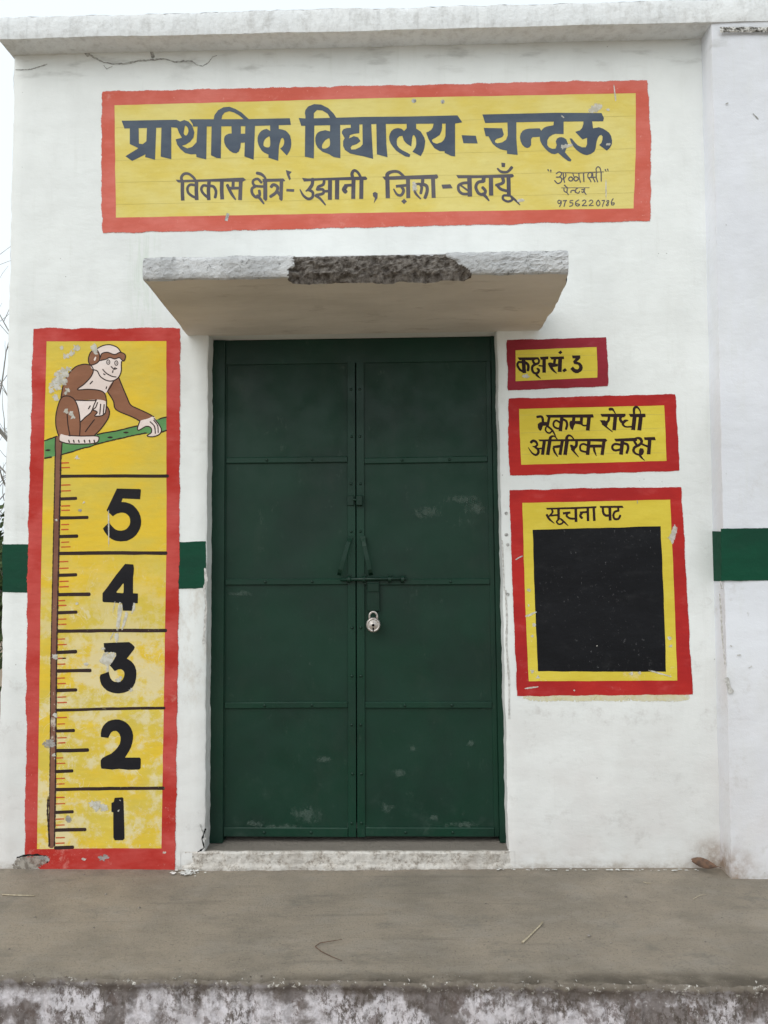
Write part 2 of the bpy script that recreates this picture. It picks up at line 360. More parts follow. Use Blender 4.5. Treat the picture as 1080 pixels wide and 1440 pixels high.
# ------------------------------------------------------------------ paint geometry on the wall plane (traced in photo pixels, laid on the wall)
LAYER = .0003
def catmull(pts, closed=False, n=6):
    P = [tuple(p) for p in pts]; m = len(P); out = []
    rng = range(m) if closed else range(m-1)
    for i in rng:
        p0 = P[(i-1)%m] if (closed or i > 0) else P[0]; p1 = P[i]; p2 = P[(i+1)%m]
        p3 = P[(i+2)%m] if (closed or i+2 < m) else P[-1]
        for j in range(n):
            t = j/n
            out.append(tuple(.5*((2*b)+(-a+c_)*t+(2*a-5*b+4*c_-d)*t*t+(-a+3*b-3*c_+d)*t**3) for a, b, c_, d in zip(p0,p1,p2,p3)))
    if not closed: out.append(P[-1])
    return out

class Paint:
    """flat painted shapes: crop origin (ox,oy) and zoom s turn crop coordinates into photo pixels"""
    def __init__(s, layer, Y=0.0): s.mb = MB(); s.layer = layer; s.Y = Y; s.i = 0; s.piece = []; s.crop(0,0,1)
    def crop(s, ox, oy, z): s.ox, s.oy, s.z = ox, oy, z; return s
    def y(s):
        s.i += 1; s.piece.append(len(s.mb.v)); return s.Y - s.layer*LAYER - s.i*.000007
    def pt(s, p, Y): return W(s.ox+p[0]/s.z, s.oy+p[1]/s.z, Y)
    def poly(s, pts, *holes, smooth=False, n=5):
        Y = s.y()
        if smooth: pts = catmull(pts, True, n)
        loops = [[s.pt(p, Y) for p in pts]] + [[s.pt(p, Y) for p in (catmull(h, True, 4))] for h in holes]
        flat = [v for l in loops for v in l]
        tr = tessellate_polygon([[Vector((v.x, v.z, 0)) for v in l] for l in loops])
        F = []
        for t in tr:
            a, b, c_ = (flat[i] for i in t)
            cr = (b.x-a.x)*(c_.z-a.z)-(b.z-a.z)*(c_.x-a.x)
            if abs(cr) < 1e-12: continue
            F.append(t if cr > 0 else (t[0], t[2], t[1]))
        s.mb.add(flat, F); return s
    def flake(s, pts, grow=None):
        Y = s.y(); P = catmull(pts, True, 3); cx = sum(p[0] for p in P)/len(P); cy = sum(p[1] for p in P)/len(P); n = len(P)
        g = (2.0 if grow is None else grow)*s.z
        O = []
        for p in P:
            d = math.hypot(p[0]-cx, p[1]-cy) or 1; O.append((p[0]+(p[0]-cx)/d*g, p[1]+(p[1]-cy)/d*g))
        V = [s.pt(p, Y) for p in O] + [s.pt(p, Y) for p in P] + [s.pt((cx, cy), Y)]
        s.mb.add(V, [(i, n+i, n+(i+1)%n, (i+1)%n) for i in range(n)] + [(n+i, 2*n, n+(i+1)%n) for i in range(n)], [0.0]*n+[.62]*n+[1.25]); return s
    def stroke(s, w_, pts, smooth=True, cap=True, rag=0.0):
        Y = s.y(); P = [(p[0], p[1], (p[2] if len(p) > 2 else w_)) for p in pts]
        if smooth and len(P) > 2: P = catmull(P, False, 6)
        if rag:
            Q = []
            for i in range(len(P)-1):
                a, b = P[i], P[i+1]; L = math.hypot(b[0]-a[0], b[1]-a[1]); m = max(1, int(L/(w_*(1.2 if rag > .3 else 3))))
                for j in range(m):
                    t = j/m; Q.append(tuple(u+(v-u)*t for u, v in zip(a,b)))
            Q.append(P[-1]); P = [(x, y_+random.uniform(-1,1)*rag*w_*.25, ww*(1+random.uniform(-rag,rag)*.4)) for x, y_, ww in Q]
        if cap:
            def ext(a, b):   # taper half circle beyond a away from b
                d = math.hypot(a[0]-b[0], a[1]-b[1]) or 1; ux, uy = (a[0]-b[0])/d, (a[1]-b[1])/d; o = []
                for t, k_ in ((.30,.8),(.45,.35)): o.append((a[0]+ux*a[2]*t*.8, a[1]+uy*a[2]*t*.8, a[2]*k_))
                return o
            P = ext(P[0], P[1])[::-1] + P + ext(P[-1], P[-2])
        V = []; F = []
        for i, p in enumerate(P):
            a = P[max(i-1,0)]; b = P[min(i+1,len(P)-1)]
            dx, dy = b[0]-a[0], b[1]-a[1]; d = math.hypot(dx,dy) or 1; nx, ny = -dy/d, dx/d
            V += [s.pt((p[0]+nx*p[2]/2, p[1]+ny*p[2]/2), Y), s.pt((p[0]-nx*p[2]/2, p[1]-ny*p[2]/2), Y)]
        for i in range(len(P)-1): F.append((2*i, 2*i+2, 2*i+3, 2*i+1))
        s.mb.add(V, F); return s
    def l(s, w_, *pts): return s.stroke(w_, pts, smooth=False, cap=False)
    def c(s, w_, *pts): return s.stroke(w_, pts)
    def link(s, name, m, parent): return s.mb.link(name, m, parent)
    def link_each(s, name, m, parent):
        s.piece.append(len(s.mb.v)); fi = 0; o = None
        for a, b in zip(s.piece, s.piece[1:]):
            fs = [tuple(i-a for i in f) for f in s.mb.f if a <= f[0] < b]
            if fs: o = link(name, s.mb.v[a:b], fs, m, parent, s.mb.a[a:b])
        return o

def jit_line(a, b, n, amp, seed):
    out = []
    for i in range(n):
        t = i/n; x = a[0]+(b[0]-a[0])*t; y = a[1]+(b[1]-a[1])*t
        d = math.hypot(b[0]-a[0], b[1]-a[1]); nx, ny = (b[1]-a[1])/d, -(b[0]-a[0])/d
        j = (noise.noise(Vector((x*.04, y*.04, seed)))*1.3 + noise.noise(Vector((x*.16, y*.16, seed)))*.25)*amp*min(1, min(t,1-t)*8+.15)
        out.append((x+nx*j, y+ny*j))
    return out
def loop_pts(corners, n, amp, seed):
    o = []
    for i in range(len(corners)): o += jit_line(corners[i], corners[(i+1)%len(corners)], n, amp, seed+i)
    return o
def border(name, outer, inner, m, parent, layer=2, n=40, amp=1.6, feather=3.0, seed=0, Y0=0.0):
    Y = Y0-layer*LAYER
    O = loop_pts(outer, n, amp, seed); I = loop_pts(inner, n, .35, seed+9)
    cx = sum(p[0] for p in O)/len(O); cy = sum(p[1] for p in O)/len(O)
    def off(i):
        a, b = O[i-1], O[(i+1)%len(O)]; d = math.hypot(b[0]-a[0], b[1]-a[1]) or 1
        nx, ny = (b[1]-a[1])/d, -(b[0]-a[0])/d; p = O[i]
        if nx*(p[0]-cx)+ny*(p[1]-cy) < 0: nx, ny = -nx, -ny
        return (p[0]+nx*feather, p[1]+ny*feather)
    E_ = [off(i) for i in range(len(O))]
    V = [W(*p, Y) for p in E_] + [W(*p, Y) for p in O] + [W(*p, Y) for p in I]; N_ = len(O); F = []
    for L in (0, N_):
        for i in range(N_):
            j = (i+1) % N_; F.append((L+i, L+N_+i, L+N_+j, L+j))
    A = [0.0]*N_ + [1.0]*N_ + [2.0]*N_
    return link(name, V, F, m, parent, A)
def panel(name, quad, m, parent, layer=1, amp=.3, seed=0, Y0=0.0):
    P = Paint(layer, Y0); P.poly(loop_pts(quad, 24, amp, seed)); return P.link(name, m, parent)
def blob(P, cx, cy, r, n=11, ax=1.0):
    pts = []
    for i in range(n):
        a = 2*math.pi*i/n; q = r*random.uniform(.55,1.15); pts.append((cx+math.cos(a)*q*ax*random.choice((1,1.15)), cy+math.sin(a)*q))
    P.flake(pts)

# ================================================================== SETTING
def sheet(name, x0, x1, y0, y1, z, m, nx=1, ny=1):
    V = [(x0+(x1-x0)*i/nx, y0+(y1-y0)*j/ny, z) for i in range(nx+1) for j in range(ny+1)]
    F = [(i*(ny+1)+j, (i+1)*(ny+1)+j, (i+1)*(ny+1)+j+1, i*(ny+1)+j+1) for i in range(nx) for j in range(ny)]
    return link(name, V, F, m)
tag(sheet('ground', -120, 120, -120, 120, -.5, M['soil'], 8, 8), kind='structure')

def zf(x): return .031 + .003*math.sin(x*2.1)      # the slab is not quite level
yl = G(0, 1369, zf(-1.35)).y; yr = G(1080, 1384, zf(1.2)).y; xl_, xr_ = G(0,1369,.03).x, G(1080,1384,.03).x
def edge_y(x): return yl + (yr-yl)*(x-xl_)/(xr_-xl_)
# veranda top + its broken front lip + plinth face, one continuous structure each
V = []; F = []; nx = 420; ys = 60
X0, X1 = -2.6, 2.6
for i in range(nx+1):
    x = X0+(X1-X0)*i/nx; ye = edge_y(x) + .012*fract(x,0,1,3) + .010*fract(x,3,1,22)
    for j in range(ys+1):
        t = j/ys; y = .02 + (ye-.02)*t
        z = .0025*fract(x,y,0,3) + .0008*n3(x,y,0,30)
        lip = max(0, 1-(y-ye)/.05)
        z -= lip*lip*(.006+.010*abs(fract(x,y,5,14)))
        z += zf(x)
        V.append((x,y,z))
for i in range(nx):
    for j in range(ys):
        a = i*(ys+1)+j; F.append((a, a+1, a+ys+2, a+ys+1))
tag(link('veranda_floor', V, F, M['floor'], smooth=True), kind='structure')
V = []; F = []; nz = 60
for i in range(nx*2+1):
    x = X0+(X1-X0)*i/(nx*2); ye = edge_y(x) + .012*fract(x,0,1,3) + .010*fract(x,3,1,22)
    z0 = .0025*fract(x,ye,0,3) + .0008*n3(x,ye,0,30) - (.006+.010*abs(fract(x,ye,5,14))) + zf(x)
    for j in range(nz+1):
        t = j/nz; d_ = .53*t; z = z0 - d_; u = min(1, d_/.03)
        y = ye - .006*math.sin(u*3.14) + u*(.006*fract(x,z,2,9) + .005*fract(x,z,7,40)) + .004*u
        V.append((x,y,z))
for i in range(nx*2):
    for j in range(nz):
        a = i*(nz+1)+j; F.append((a, a+1, a+nz+2, a+nz+1))
tag(link('veranda_plinth', V, F, M['plinth'], smooth=True), kind='structure')

# ================================================================== BUILDING
B = thing('school_building', 'whitewashed single storey school room front with green steel door and concrete canopy', 'building', (-.19, 0, 0))
XL = W(4.5, 765).x; XLt = W(19, 90).x
ZT = W(540, 66, 0).z          # underside of cornice at the wall
oL = (W(292.5, 474).x, W(287.5, 1215).x); oR = (W(699, 467).x, W(716, 1215).x)
ZO = W(500, 467).z
XR = W(1000, 150, 0).x + .03
def lerp(a, b, t): return a+(b-a)*t
def jam(x0, z): return x0
def wall_front():
    mb = MB(); cell = .022
    def disp(x, z):
        y = .0009 + .0005*fract(x, 0, z, 2.2) + .0002*n3(x, 1, z, 30)
        return max(y, .0002)
    nz1 = int(ZO/cell); nz2 = int((ZT+.06-ZO)/cell)
    zs = [-.03+(ZO+.03)*i/nz1 for i in range(nz1+1)] + [ZO+(ZT+.06-ZO)*i/nz2 for i in range(1, nz2+1)]
    def xs(z):
        t = min(1, max(0, z/ZO)); l = lerp(oL[1], oL[0], t); r_ = lerp(oR[1], oR[0], t)
        l += .004*fract(1, 2, z, 6)+.0025*fract(1, 2, z, 28); r_ += .004*fract(5, 2, z, 6)+.0025*fract(4, 2, z, 28)
        xl = XL + (XLt-XL)*(z-1.355)/2.0 + .006*fract(3, 3, z, 3) + .003*fract(3, 3, z, 25)
        return xl, l, r_
    nA, nB, nC = 32, 56, 44
    tB = [(1-math.cos(math.pi*0))*0] # placeholder
    cols = nA+nB+nC
    for z in zs:
        xl, l, r_ = xs(z)
        # the seam columns sit very close to each edge so corners read slightly rounded
        def seg(a, b, n, rnd0, rnd1):
            o = []
            for i in range(n+1):
                o.append(a+(b-a)*i/n)
            if rnd0: o[1] = a+.006
            if rnd1: o[-2] = b-.006
            return o
        A = seg(xl, l, nA, True, True); Bx = seg(l, r_, nB, False, False); C = seg(r_, XR, nC, True, False)
        row = A[:-1]+Bx[:-1]+C
        for i, x in enumerate(row):
            y = disp(x, z)
            if i in (0,): y += .006
            if z < ZO-.001 and i in (nA, nA+nB): y += .005
            mb.v.append((x, y, z)); mb.a.append(0)
    n = cols+1
    for j in range(len(zs)-1):
        for i in range(cols):
            if nA <= i < nA+nB and zs[j] < ZO-.001: continue
            a = j*n+i; mb.f.append((a, a+1, a+n+1, a+n))
    # reveals of the doorway and the outer left side
    def reveal(idx, depth, jmax, flip):
        k = len(mb.v); m = 6
        for j in range(jmax+1):
            x, y, z = mb.v[j*n+idx]
            for q in range(m+1):
                t = q/m; mb.v.append((x+.002*n3(z*9, t*3, idx), y+(depth-y)*t, z)); mb.a.append(0)
        for j in range(jmax):
            for q in range(m):
                a = k+j*(m+1)+q; f_ = (a, a+1, a+m+2, a+m+1); mb.f.append(f_ if not flip else f_[::-1])
    reveal(nA, .22, nz1, True); reveal(nA+nB, .22, nz1, False); reveal(0, 4.0, len(zs)-1, False)
    k = len(mb.v); base = nz1*n
    for i in range(nA, nA+nB+1):
        x, y, z = mb.v[base+i]; mb.v += [(x, y, z), (x, .22, z)]; mb.a += [0, 0]
    for i in range(nB): a = k+2*i; mb.f.append((a, a+1, a+3, a+2))
    return mb
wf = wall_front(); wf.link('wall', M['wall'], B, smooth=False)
for p in B.children[0].data.polygons: p.use_smooth = True

# projecting wall on the right
PY = -.098
PX = W(1005.5, 260, PY).x; PXb = W(1027, 1180, PY).x
def fn_proj(x, y, z):
    dx = .003*fract(1, y, z, 4)+.0025*fract(1, 9, z, 26) if abs(x-1.7) > 1.0 else 0
    e = max(0, 1-abs(z-1.355+.0)/2.2)
    xx = x + PX + (PXb-PX)*(2.9-z)/2.8
    yy = y + (.0012+.0006*fract(x, 2, z, 2.5)+.0002*n3(x,2,z,24) if y == PY else 0)
    xx = xx if x < .01 else x + 1.4
    if x == 0 and y == PY: xx += .002+abs(dx); yy += .004 + .003*n3(1,2,z,25)
    elif x == 0: xx += dx*.5
    return (xx, yy, z), 0.0
mb = MB(); rough_box(mb, 0, 2.2, PY, 4.0, -.02, ZT+.2, .02 if False else .045, fn_proj, 'lf')
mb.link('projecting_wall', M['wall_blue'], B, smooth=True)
mb = MB(); mb.box(XL-.01, 3.6, 3.98, 4.1, -.5, ZT+.2); mb.box(3.5, 3.6, .2, 3.98, -.5, ZT+.1); mb.box(XL+.03, 3.5, .24, 3.98, -.5, -.01)
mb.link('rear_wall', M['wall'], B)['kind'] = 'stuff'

# cornice slab
ZC0 = W(540, 43, PY).z; ZC1 = W(540, 12, PY).z
def fn_corn(x, y, z):
    t = (z-ZC0)/(ZC1-ZC0)
    yy = y + (.003*fract(x,0,z,5) + .002*fract(x,4,z,30) if y < 0 else 0)
    zz = z
    if t > .99: zz += .006*fract(x, y, 3, 5)+.004*fract(x, y, 3, 40); yy += .004 if y < 0 else 0
    if t < .01 and y < 0: zz += .003*fract(x, 1, 3, 2)+.0015*n3(x,1,3,30); yy += .003
    xx = x + (.004*fract(1,y,z,9) if x < -1 and abs(x-CX0) < .001 else 0)
    return (xx, yy, zz), 0.0
CX0 = W(-1.5, 58, PY).x
mb = MB(); rough_box(mb, CX0, 3.6, PY-.006, 4.0, ZC0, ZC1, .02, fn_corn, 'lf')
mb2 = MB(); rough_box(mb, CX0, 3.6, PY-.006, .20, ZC0, ZC1, .03, fn_corn, 'tu')
mb.link('roof_slab', M['cornice'], B, smooth=True)
# solid roof behind
mb = MB(); mb.box(CX0+.01, 3.6, .19, 4.0, ZC0+.003, ZC1-.004); mb.link('roof_deck', M['cornice'], B)

# canopy over the door
KX0, KX1 = W(263, 463).x, W(758, 468).x
KZ0 = W(500, 467.5).z-.002; KY = -.553
KZ1 = W(505, 356, KY).z; KZF = W(505, 388, KY).z-KZ0      # the underside rises towards the lip
def broken(x, z):
    a = W(412, 375, KY).x; b = W(648, 375, KY).x
    t = (z-KZ0)/(KZ1-KZ0)
    a += (1-t)*.03*0 - .02*(1-t) + .012*fract(1,1,z,30); b += -.05*t + .05*(1-t)*.9 + .012*fract(2,1,z,30)
    s = min((x-a)/.015, (b-x)/.02); s = min(max(s, 0), 1)
    return s
def fn_can(x, y, z):
    t = (z-KZ0)/(KZ1-KZ0); front = y <= KY+.0005; m = 0.0; xx, yy, zz = x, y, z + KZF*(1-t)*min(1, max(0, y/KY))
    if front:
        m = broken(x, z)
        yy += .004*fract(x,1,z,8)+.002*fract(x,1,z,45) + .010*(abs(2*t-1)**4)
        if m: yy += m*(.010+.016*abs(fract(x,3,z,22))+.010*(.5-t))
        if x > .33: yy += .006*abs(fract(x,3,z,30)); 
        if t > .95: zz += .004*fract(x,1,1,12)+.003*fract(x,1,1,50) - m*.012
        if t < .05: zz += .003*fract(x,2,1,9) - m*(.010+.010*max(0, fract(x,2,5,7)+.3)); yy += .004
        if m and t < .4: m = 1.0
    if abs(x-KX0) < .0005: xx += .010*fract(1,y,1,4)+.004 + (.012 if False else 0) + .02*math.sin((y-KY)/abs(KY)*math.pi)*.5
    if abs(x-KX1) < .0005: xx += -.010*fract(2,y,1,5) - .004*abs(fract(2,y,z,30)) + (.015*math.sin((y-KY)/abs(KY)*math.pi))
    return (xx, yy, zz), m
mb = MB(); rough_box(mb, KX0, KX1, KY, .01, KZ0, KZ1, .0065, fn_can, 'f')
rough_box(mb, KX0, KX1, KY, .01, KZ0, KZ1, .02, fn_can, 'lrt')
canopy = mb.link('canopy', M['canopy'], B, smooth=False, attr=True)
mb = MB()
def fn_sof(x, y, z):
    (a, b, c_), m = fn_can(x, y, z)
    if y > KY+.001: c_ += .004*fract(x,y,1,2.5) - .002
    return (a, b, c_), m
nxs = round((KX1-KX0)/.0065)
def gridu():
    V = []; F = []; nv = 40; AT = []
    for i in range(nxs+1):
        for j in range(nv+1):
            x = KX0+(KX1-KX0)*i/nxs
            f0, mk_ = fn_can(x, KY, KZ0); g0, _ = fn_sof(x, KY+(.01-KY)*j/nv if j else KY, KZ0)
            yy = f0[1]+(.01-f0[1])*j/nv; zz = f0[2] if j == 0 else (g0[2]*.5+f0[2]*.5 if j == 1 else g0[2])
            V.append((g0[0], yy, zz)); AT.append(mk_ if j == 0 else (mk_*.9 if j == 1 else 0))
    for i in range(nxs):
        for j in range(nv):
            a = i*(nv+1)+j; F.append((a, a+1, a+nv+2, a+nv+1))
    return V, F, AT
V, F, AT = gridu(); link('soffit', V, F, M['soffit'], canopy, AT, smooth=True)

# door sill
mb = MB()
def fn_sill(x, y, z):
    f_ = y < 0
    e_ = max(0, 1-min(x-SX0, SX1-x)/.06)
    yy = y + (.006*fract(x,1,z,12)+.004*fract(x,1,z,50)+.011*e_ if f_ else 0); zz = z
    if z > .05: zz += .0025*fract(x,y,1,10) - (.005+.004*abs(fract(x,1,1,16)) if f_ else 0); yy += .004 if f_ else 0
    return (x, yy, zz), 0.0
SX0, SX1 = W(254,1210).x, W(724,1210).x
SZ = W(500, 1199, -.009).z
rough_box(mb, SX0, SX1, -.009, .22, -.02, SZ, .009, fn_sill, 'lrft')
mb.link('door_sill', M['sill'], B, smooth=True)

# ---- steel door
DY = .082                      # front of the frame
fL = (W(299,476,DY).x, W(293.5,1185,DY).x); fR = (W(699,470,DY).x, W(713.5,1185,DY).x)
dT = ZO-.004; dB = W(500,1180,DY).z
def dq(x_or, y0, y1, z0, z1): pass
def skew_bar(mb, xa, xb, y0, y1, b=.0015):
    """vertical member; xa, xb = (top x, bottom x) pairs, top z dT, bottom z given"""
    (xat, xab), (xbt, xbb), zt, zb = xa, xb, mb.zt, mb.zb
    V = []
    for (l, r_, z) in ((xab, xbb, zb), (xat, xbt, zt)):
        V += [(l,y1,z),(l,y0+b,z),(l+b,y0,z),(r_-b,y0,z),(r_,y0+b,z),(r_,y1,z)]
    F = [(i, i+1, i+7, i+6) for i in range(5)] + [(0,1,2,3,4,5)[::-1], (6,7,8,9,10,11)]
    mb.add(V, F)
mb = MB(); mb.zt, mb.zb = dT, SZ+.003
wl = W(315, 800, DY).x-W(297, 800, DY).x; wr = .055
skew_bar(mb, (fL[0]-.012, fL[1]-.002), (fL[0]+wl, fL[1]+wl+.004), DY, .16)
wr = W(713,1000,DY).x - W(696,1000,DY).x
skew_bar(mb, (W(691,520,DY).x, W(703,1180,DY).x), (fR[0]+.010, fR[1]+.002), DY, .16)
mb.box(fL[0]-.01, fR[0]+.01, DY+.010, .16, dT-.105, dT+.003, .002)
mb.link('door_frame', M['rail'], B)

LY = .098                      # sheet face
def leaf(xl, xr, side):
    """xl, xr pixel columns (top, bottom) of the leaf"""
    lf = MB(); zb = W(500, 1176, LY).z; zt = dT-.10
    Xl = (W(xl[0],520,LY).x, W(xl[1],1170,LY).x); Xr = (W(xr[0],520,LY).x, W(xr[1],1170,LY).x)
    def X(pair, z): t = (z-zb)/(zt-zb); return pair[1]+(pair[0]-pair[1])*t
    # the leaf itself: thin folded edge frame behind the sheets
    V = []
    for z in (zb, zt):
        for y in (LY+.004, LY+.03): V += [(X(Xl,z), y, z), (X(Xr,z), y, z)]
    lf.add(V, [(0,1,5,4),(2,6,7,3),(0,4,6,2),(1,3,7,5),(0,2,3,1),(4,5,7,6)])
    L = lf.link('door_leaf', M['door'], B)
    mid = (Xl[0]+Xr[0])/2
    rows = [W(xl[0]+80, y, LY).z for y in (643, 814, 987, 1163)]       # top edges of the flat bars
    hs_ = .026
    bars = [(r_-hs_, r_) for r_ in rows[:3]] + [(zb, rows[3])]
    edges = [zt] + [v for b_ in bars for v in (b_[1], b_[0])]
    sw = .034
    # panels (sheets), gently buckled
    tops = [(edges[0], edges[1]), (edges[2], edges[3]), (edges[4], edges[5]), (edges[6], edges[7])]
    for q, (a, b_) in enumerate(tops):
        a += .010; b_ -= .010; V = []; F = []; nu, nv = 14, 22
        for i in range(nu+1):
            for j in range(nv+1):
                z = b_+(a-b_)*j/nv; u = i/nu; x = lerp(X(Xl,z)+.002, X(Xr,z)-.002, u)
                e = min(1, 6*min(u,1-u))*min(1, 6*min(j/nv,1-j/nv))
                V.append((x, LY + e*(.0045*fract(x+q*3, side, z, 2.2)+.0008*n3(x,q,z,18)), z))
        for i in range(nu):
            for j in range(nv):
                c_ = i*(nv+1)+j; F.append((c_, c_+nv+1, c_+nv+2, c_+1))
        link('panel', V, F, M['door'], L, smooth=True)
    # stiles
    for s_, (p, q_) in (('l', (0, sw)), ('r', (-sw, 0))):
        base = Xl if s_ == 'l' else Xr
        inner = (s_ == 'r') if side < 0 else (s_ == 'l')
        st = MB(); st.zt, st.zb = zt, zb
        pr = .0075 if inner else .004
        wid = sw if inner else sw*.62
        if s_ == 'l': skew_bar(st, (base[0], base[1]), (base[0]+wid, base[1]+wid), LY-pr, LY+.002)
        else: skew_bar(st, (base[0]-wid, base[1]-wid), (base[0], base[1]), LY-pr, LY+.002)
        st.link('stile', M['rail'], L)
    # cross bars
    for i, (z0, z1) in enumerate(bars):
        r_ = MB(); l_ = X(Xl, z0)+(sw if side > 0 else sw*.62)+.0015; rr = X(Xr, z0)-(sw if side < 0 else sw*.62)-.0015
        tl = .0016*random.uniform(-1,1)
        b_ = .0032
        V = []
        for x, dz in ((l_, -tl), (rr, tl)):
            V += [(x, LY+.002, z0+dz), (x, LY-.009+b_, z0+dz), (x, LY-.009, z0+b_+dz), (x, LY-.009, z1-b_+dz), (x, LY-.009+b_, z1+dz), (x, LY+.002, z1+dz)]
        r_.add(V, [(k_, k_+6, k_+7, k_+1) for k_ in range(5)] + [(0,1,2,3,4,5), (11,10,9,8,7,6)])
        r_.link('crossbar', M['rail'], L)
    # rivets, a few millimetres each
    rv = MB()
    def rivet(x, z, y):
        V = []; n = 8
        for rr_, yy in ((.0068, y+.001), (.0058, y-.0030), (.0026, y-.0046)):
            for i in range(n): a = 2*math.pi*i/n; V.append((x+rr_*math.cos(a), yy, z+rr_*math.sin(a)))
        F = [(L_*n+i, L_*n+(i+1)%n, (L_+1)*n+(i+1)%n, (L_+1)*n+i) for L_ in (0,1) for i in range(n)] + [tuple(range(2*n,3*n))]
        rv.add(V, F)
    for (z0, z1) in bars:
        for t in (.34, .68): rivet(lerp(X(Xl,z0), X(Xr,z0), t)+random.uniform(-.005,.005), (z0+z1)/2, LY-.009)
    z = zt-.12
    while z > zb:
        b0 = X(Xr if side < 0 else Xl, z); rivet(b0-sw*.5*(1 if side < 0 else -1)+random.uniform(-.002,.002), z, LY-.0075)
        z -= .205
    o = rv.link('rivet', M['hardware'], L, smooth=True); o['kind'] = 'stuff'
    return L
leafL = leaf((313,308), (499.5,501), -1); leafL['label'] = 'left leaf of the green steel door, four sheet panels'
leafR = leaf((501,502.5), (690,702), 1); leafR['label'] = 'right leaf of the green steel door carrying the bolt and padlock'

HY = LY-.0075
k = M_('scuffed_dust'); t = k.math('ADD', k.attr(), k.math('MULTIPLY', k.math('SUBTRACT', k.noise(70, 8, (1,1,.7), .75), .5), 2.8))
M['scuff'] = k.done((.20,.25,.22), .8, .2, alpha=k.math('MULTIPLY', k.ramp(t, .6, 1.2), .20))
for (x, y, w_, h_, lf_) in ((650,702,30,7,1),(668,714,18,10,1),(560,1088,12,7,1),(543,1135,12,9,1),(610,1150,8,5,1),(582,1053,8,6,1),(430,1145,28,14,0),(360,1158,16,6,0),(455,1068,14,5,0),(662,1046,8,5,1),(600,720,24,10,1),(340,835,20,4,0),(500,1163,24,6,0),(400,1163,30,5,0),(650,1160,30,5,1)):
    P = Paint(0, LY-.0062); P.flake([(x+w_*math.cos(a*.7854)*random.uniform(.7,1.1), y+h_*math.sin(a*.7854)*random.uniform(.7,1.1)) for a in range(8)], 4); P.link_each('scuff', M['scuff'], leafR if lf_ else leafL)
def hw(px, py, dy=0.0): return W(px, py, HY-dy)
# upper latch
m_ = MB(); a = hw(488,697); b = hw(498,711); m_.box(a.x, b.x, HY-.006, HY, b.z, a.z, .002); m_.link('latch_plate', M['hardware'], leafL)
m_ = MB(); a = hw(501,697); b = hw(510,711); m_.box(a.x, b.x, HY-.022, HY, b.z, a.z, .003)
m_.tube([hw(497,703,.012), hw(505,703,.012)], .005); m_.link('latch_box', M['hardware'], leafR)
# pull handles: bent straps
def strap(top, bot, leaf_):
    t, b = hw(*top), hw(*bot); d = (b-t).normalized(); n_ = Vector((d.z, 0, -d.x))*.0085; m_ = MB()
    prof = [(0,.0),(.02,.002),(.06,.006),(.14,.016),(.25,.026),(.6,.030),(.85,.030),(.93,.022),(.97,.010),(1,.0)]
    V = []
    for s_, dd in prof:
        p = t + (b-t)*s_; w_ = 1.0 if s_ > .12 else 1.25
        V += [(p+n_*w_)-Vector((0,dd+.004,0)), (p-n_*w_)-Vector((0,dd+.004,0)), (p-n_*w_)-Vector((0,dd,0)), (p+n_*w_)-Vector((0,dd,0))]
    F = []
    for i in range(len(prof)-1):
        for q in range(4): F.append((4*i+q, 4*i+(q+1)%4, 4*i+4+(q+1)%4, 4*i+4+q))
    F += [(3,2,1,0), tuple(4*(len(prof)-1)+q for q in range(4))]
    m_.add(V, F); m_.link('handle', M['hardware'], leaf_)
strap((493,754), (477,809), leafL); strap((510,754), (522,809), leafR)
# sliding bolt
m_ = MB(); m_.tube([hw(479,815,.014), hw(572,813.5,.014)], .0075, 12); m_.link('sliding_bolt', M['hardware'], leafR, smooth=True)
for px in (491, 512, 548, 566):
    m_ = MB(); c_ = hw(px, 814.5); n = 8; V = []
    for xx in (c_.x-.006, c_.x+.006):
        for i in range(n+1):
            an = math.pi*i/n; V += [(xx, HY-.006-.017*math.sin(an), c_.z+.015*math.cos(an))]
    m_.add(V, [(i, i+1, n+2+i, n+1+i) for i in range(n)]); m_.box(c_.x-.009, c_.x+.009, HY-.003, HY+.004, c_.z-.021, c_.z+.021)
    m_.link('bolt_guide', M['hardware'], leafR if px > 500 else leafL)
# hasp
m_ = MB(); a = hw(516,817); b = hw(534,859); m_.box(a.x, b.x, HY-.012, HY-.006, b.z, a.z, .002)
a2 = hw(517,820); b2 = hw(533,832); m_.box(a2.x, b2.x, HY-.017, HY-.0125, b2.z, a2.z, .002); m_.link('hasp', M['hardware'], leafR)

# padlock (hangs from the hasp)
pc = W(525, 878.5, HY-.03); pl = thing('padlock', 'round silver steel padlock hanging from the hasp of the green door', 'padlock', (pc.x, pc.y, pc.z-.032), None)
m_ = MB(); n = 40; V = []; F = []
PS = .93
for r_, y in ((.006,-.0165),(.020,-.016),(.0235,-.0145),(.0245,-.0162),(.0285,-.0155),(.0315,-.011),(.0325,-.005),(.0325,.006),(.030,.012),(.0,.013)):
    V += [(pc.x+PS*r_*math.cos(2*math.pi*i/n), pc.y+y, pc.z+PS*r_*math.sin(2*math.pi*i/n)*1.04) for i in range(n)]
for L_ in range(9):
    for i in range(n): F.append((L_*n+i, L_*n+(i+1)%n, (L_+1)*n+(i+1)%n, (L_+1)*n+i))
F.append(tuple(range(n))[::1]); m_.add(V, F); m_.link('body', M['steel'], pl, smooth=True)
m_ = MB(); pts = []
for i in range(17):
    a = math.pi*i/16; pts.append((pc.x+.0165*math.cos(a), pc.y+.001, pc.z+.034+.020*math.sin(a)))
pts = [(pc.x+.0165, pc.y+.001, pc.z+.022)] + pts + [(pc.x-.0165, pc.y+.001, pc.z+.022)]
m_.tube(pts, .0046, 10); m_.link('shackle', M['steel'], pl, smooth=True)
m_ = MB(); V = []
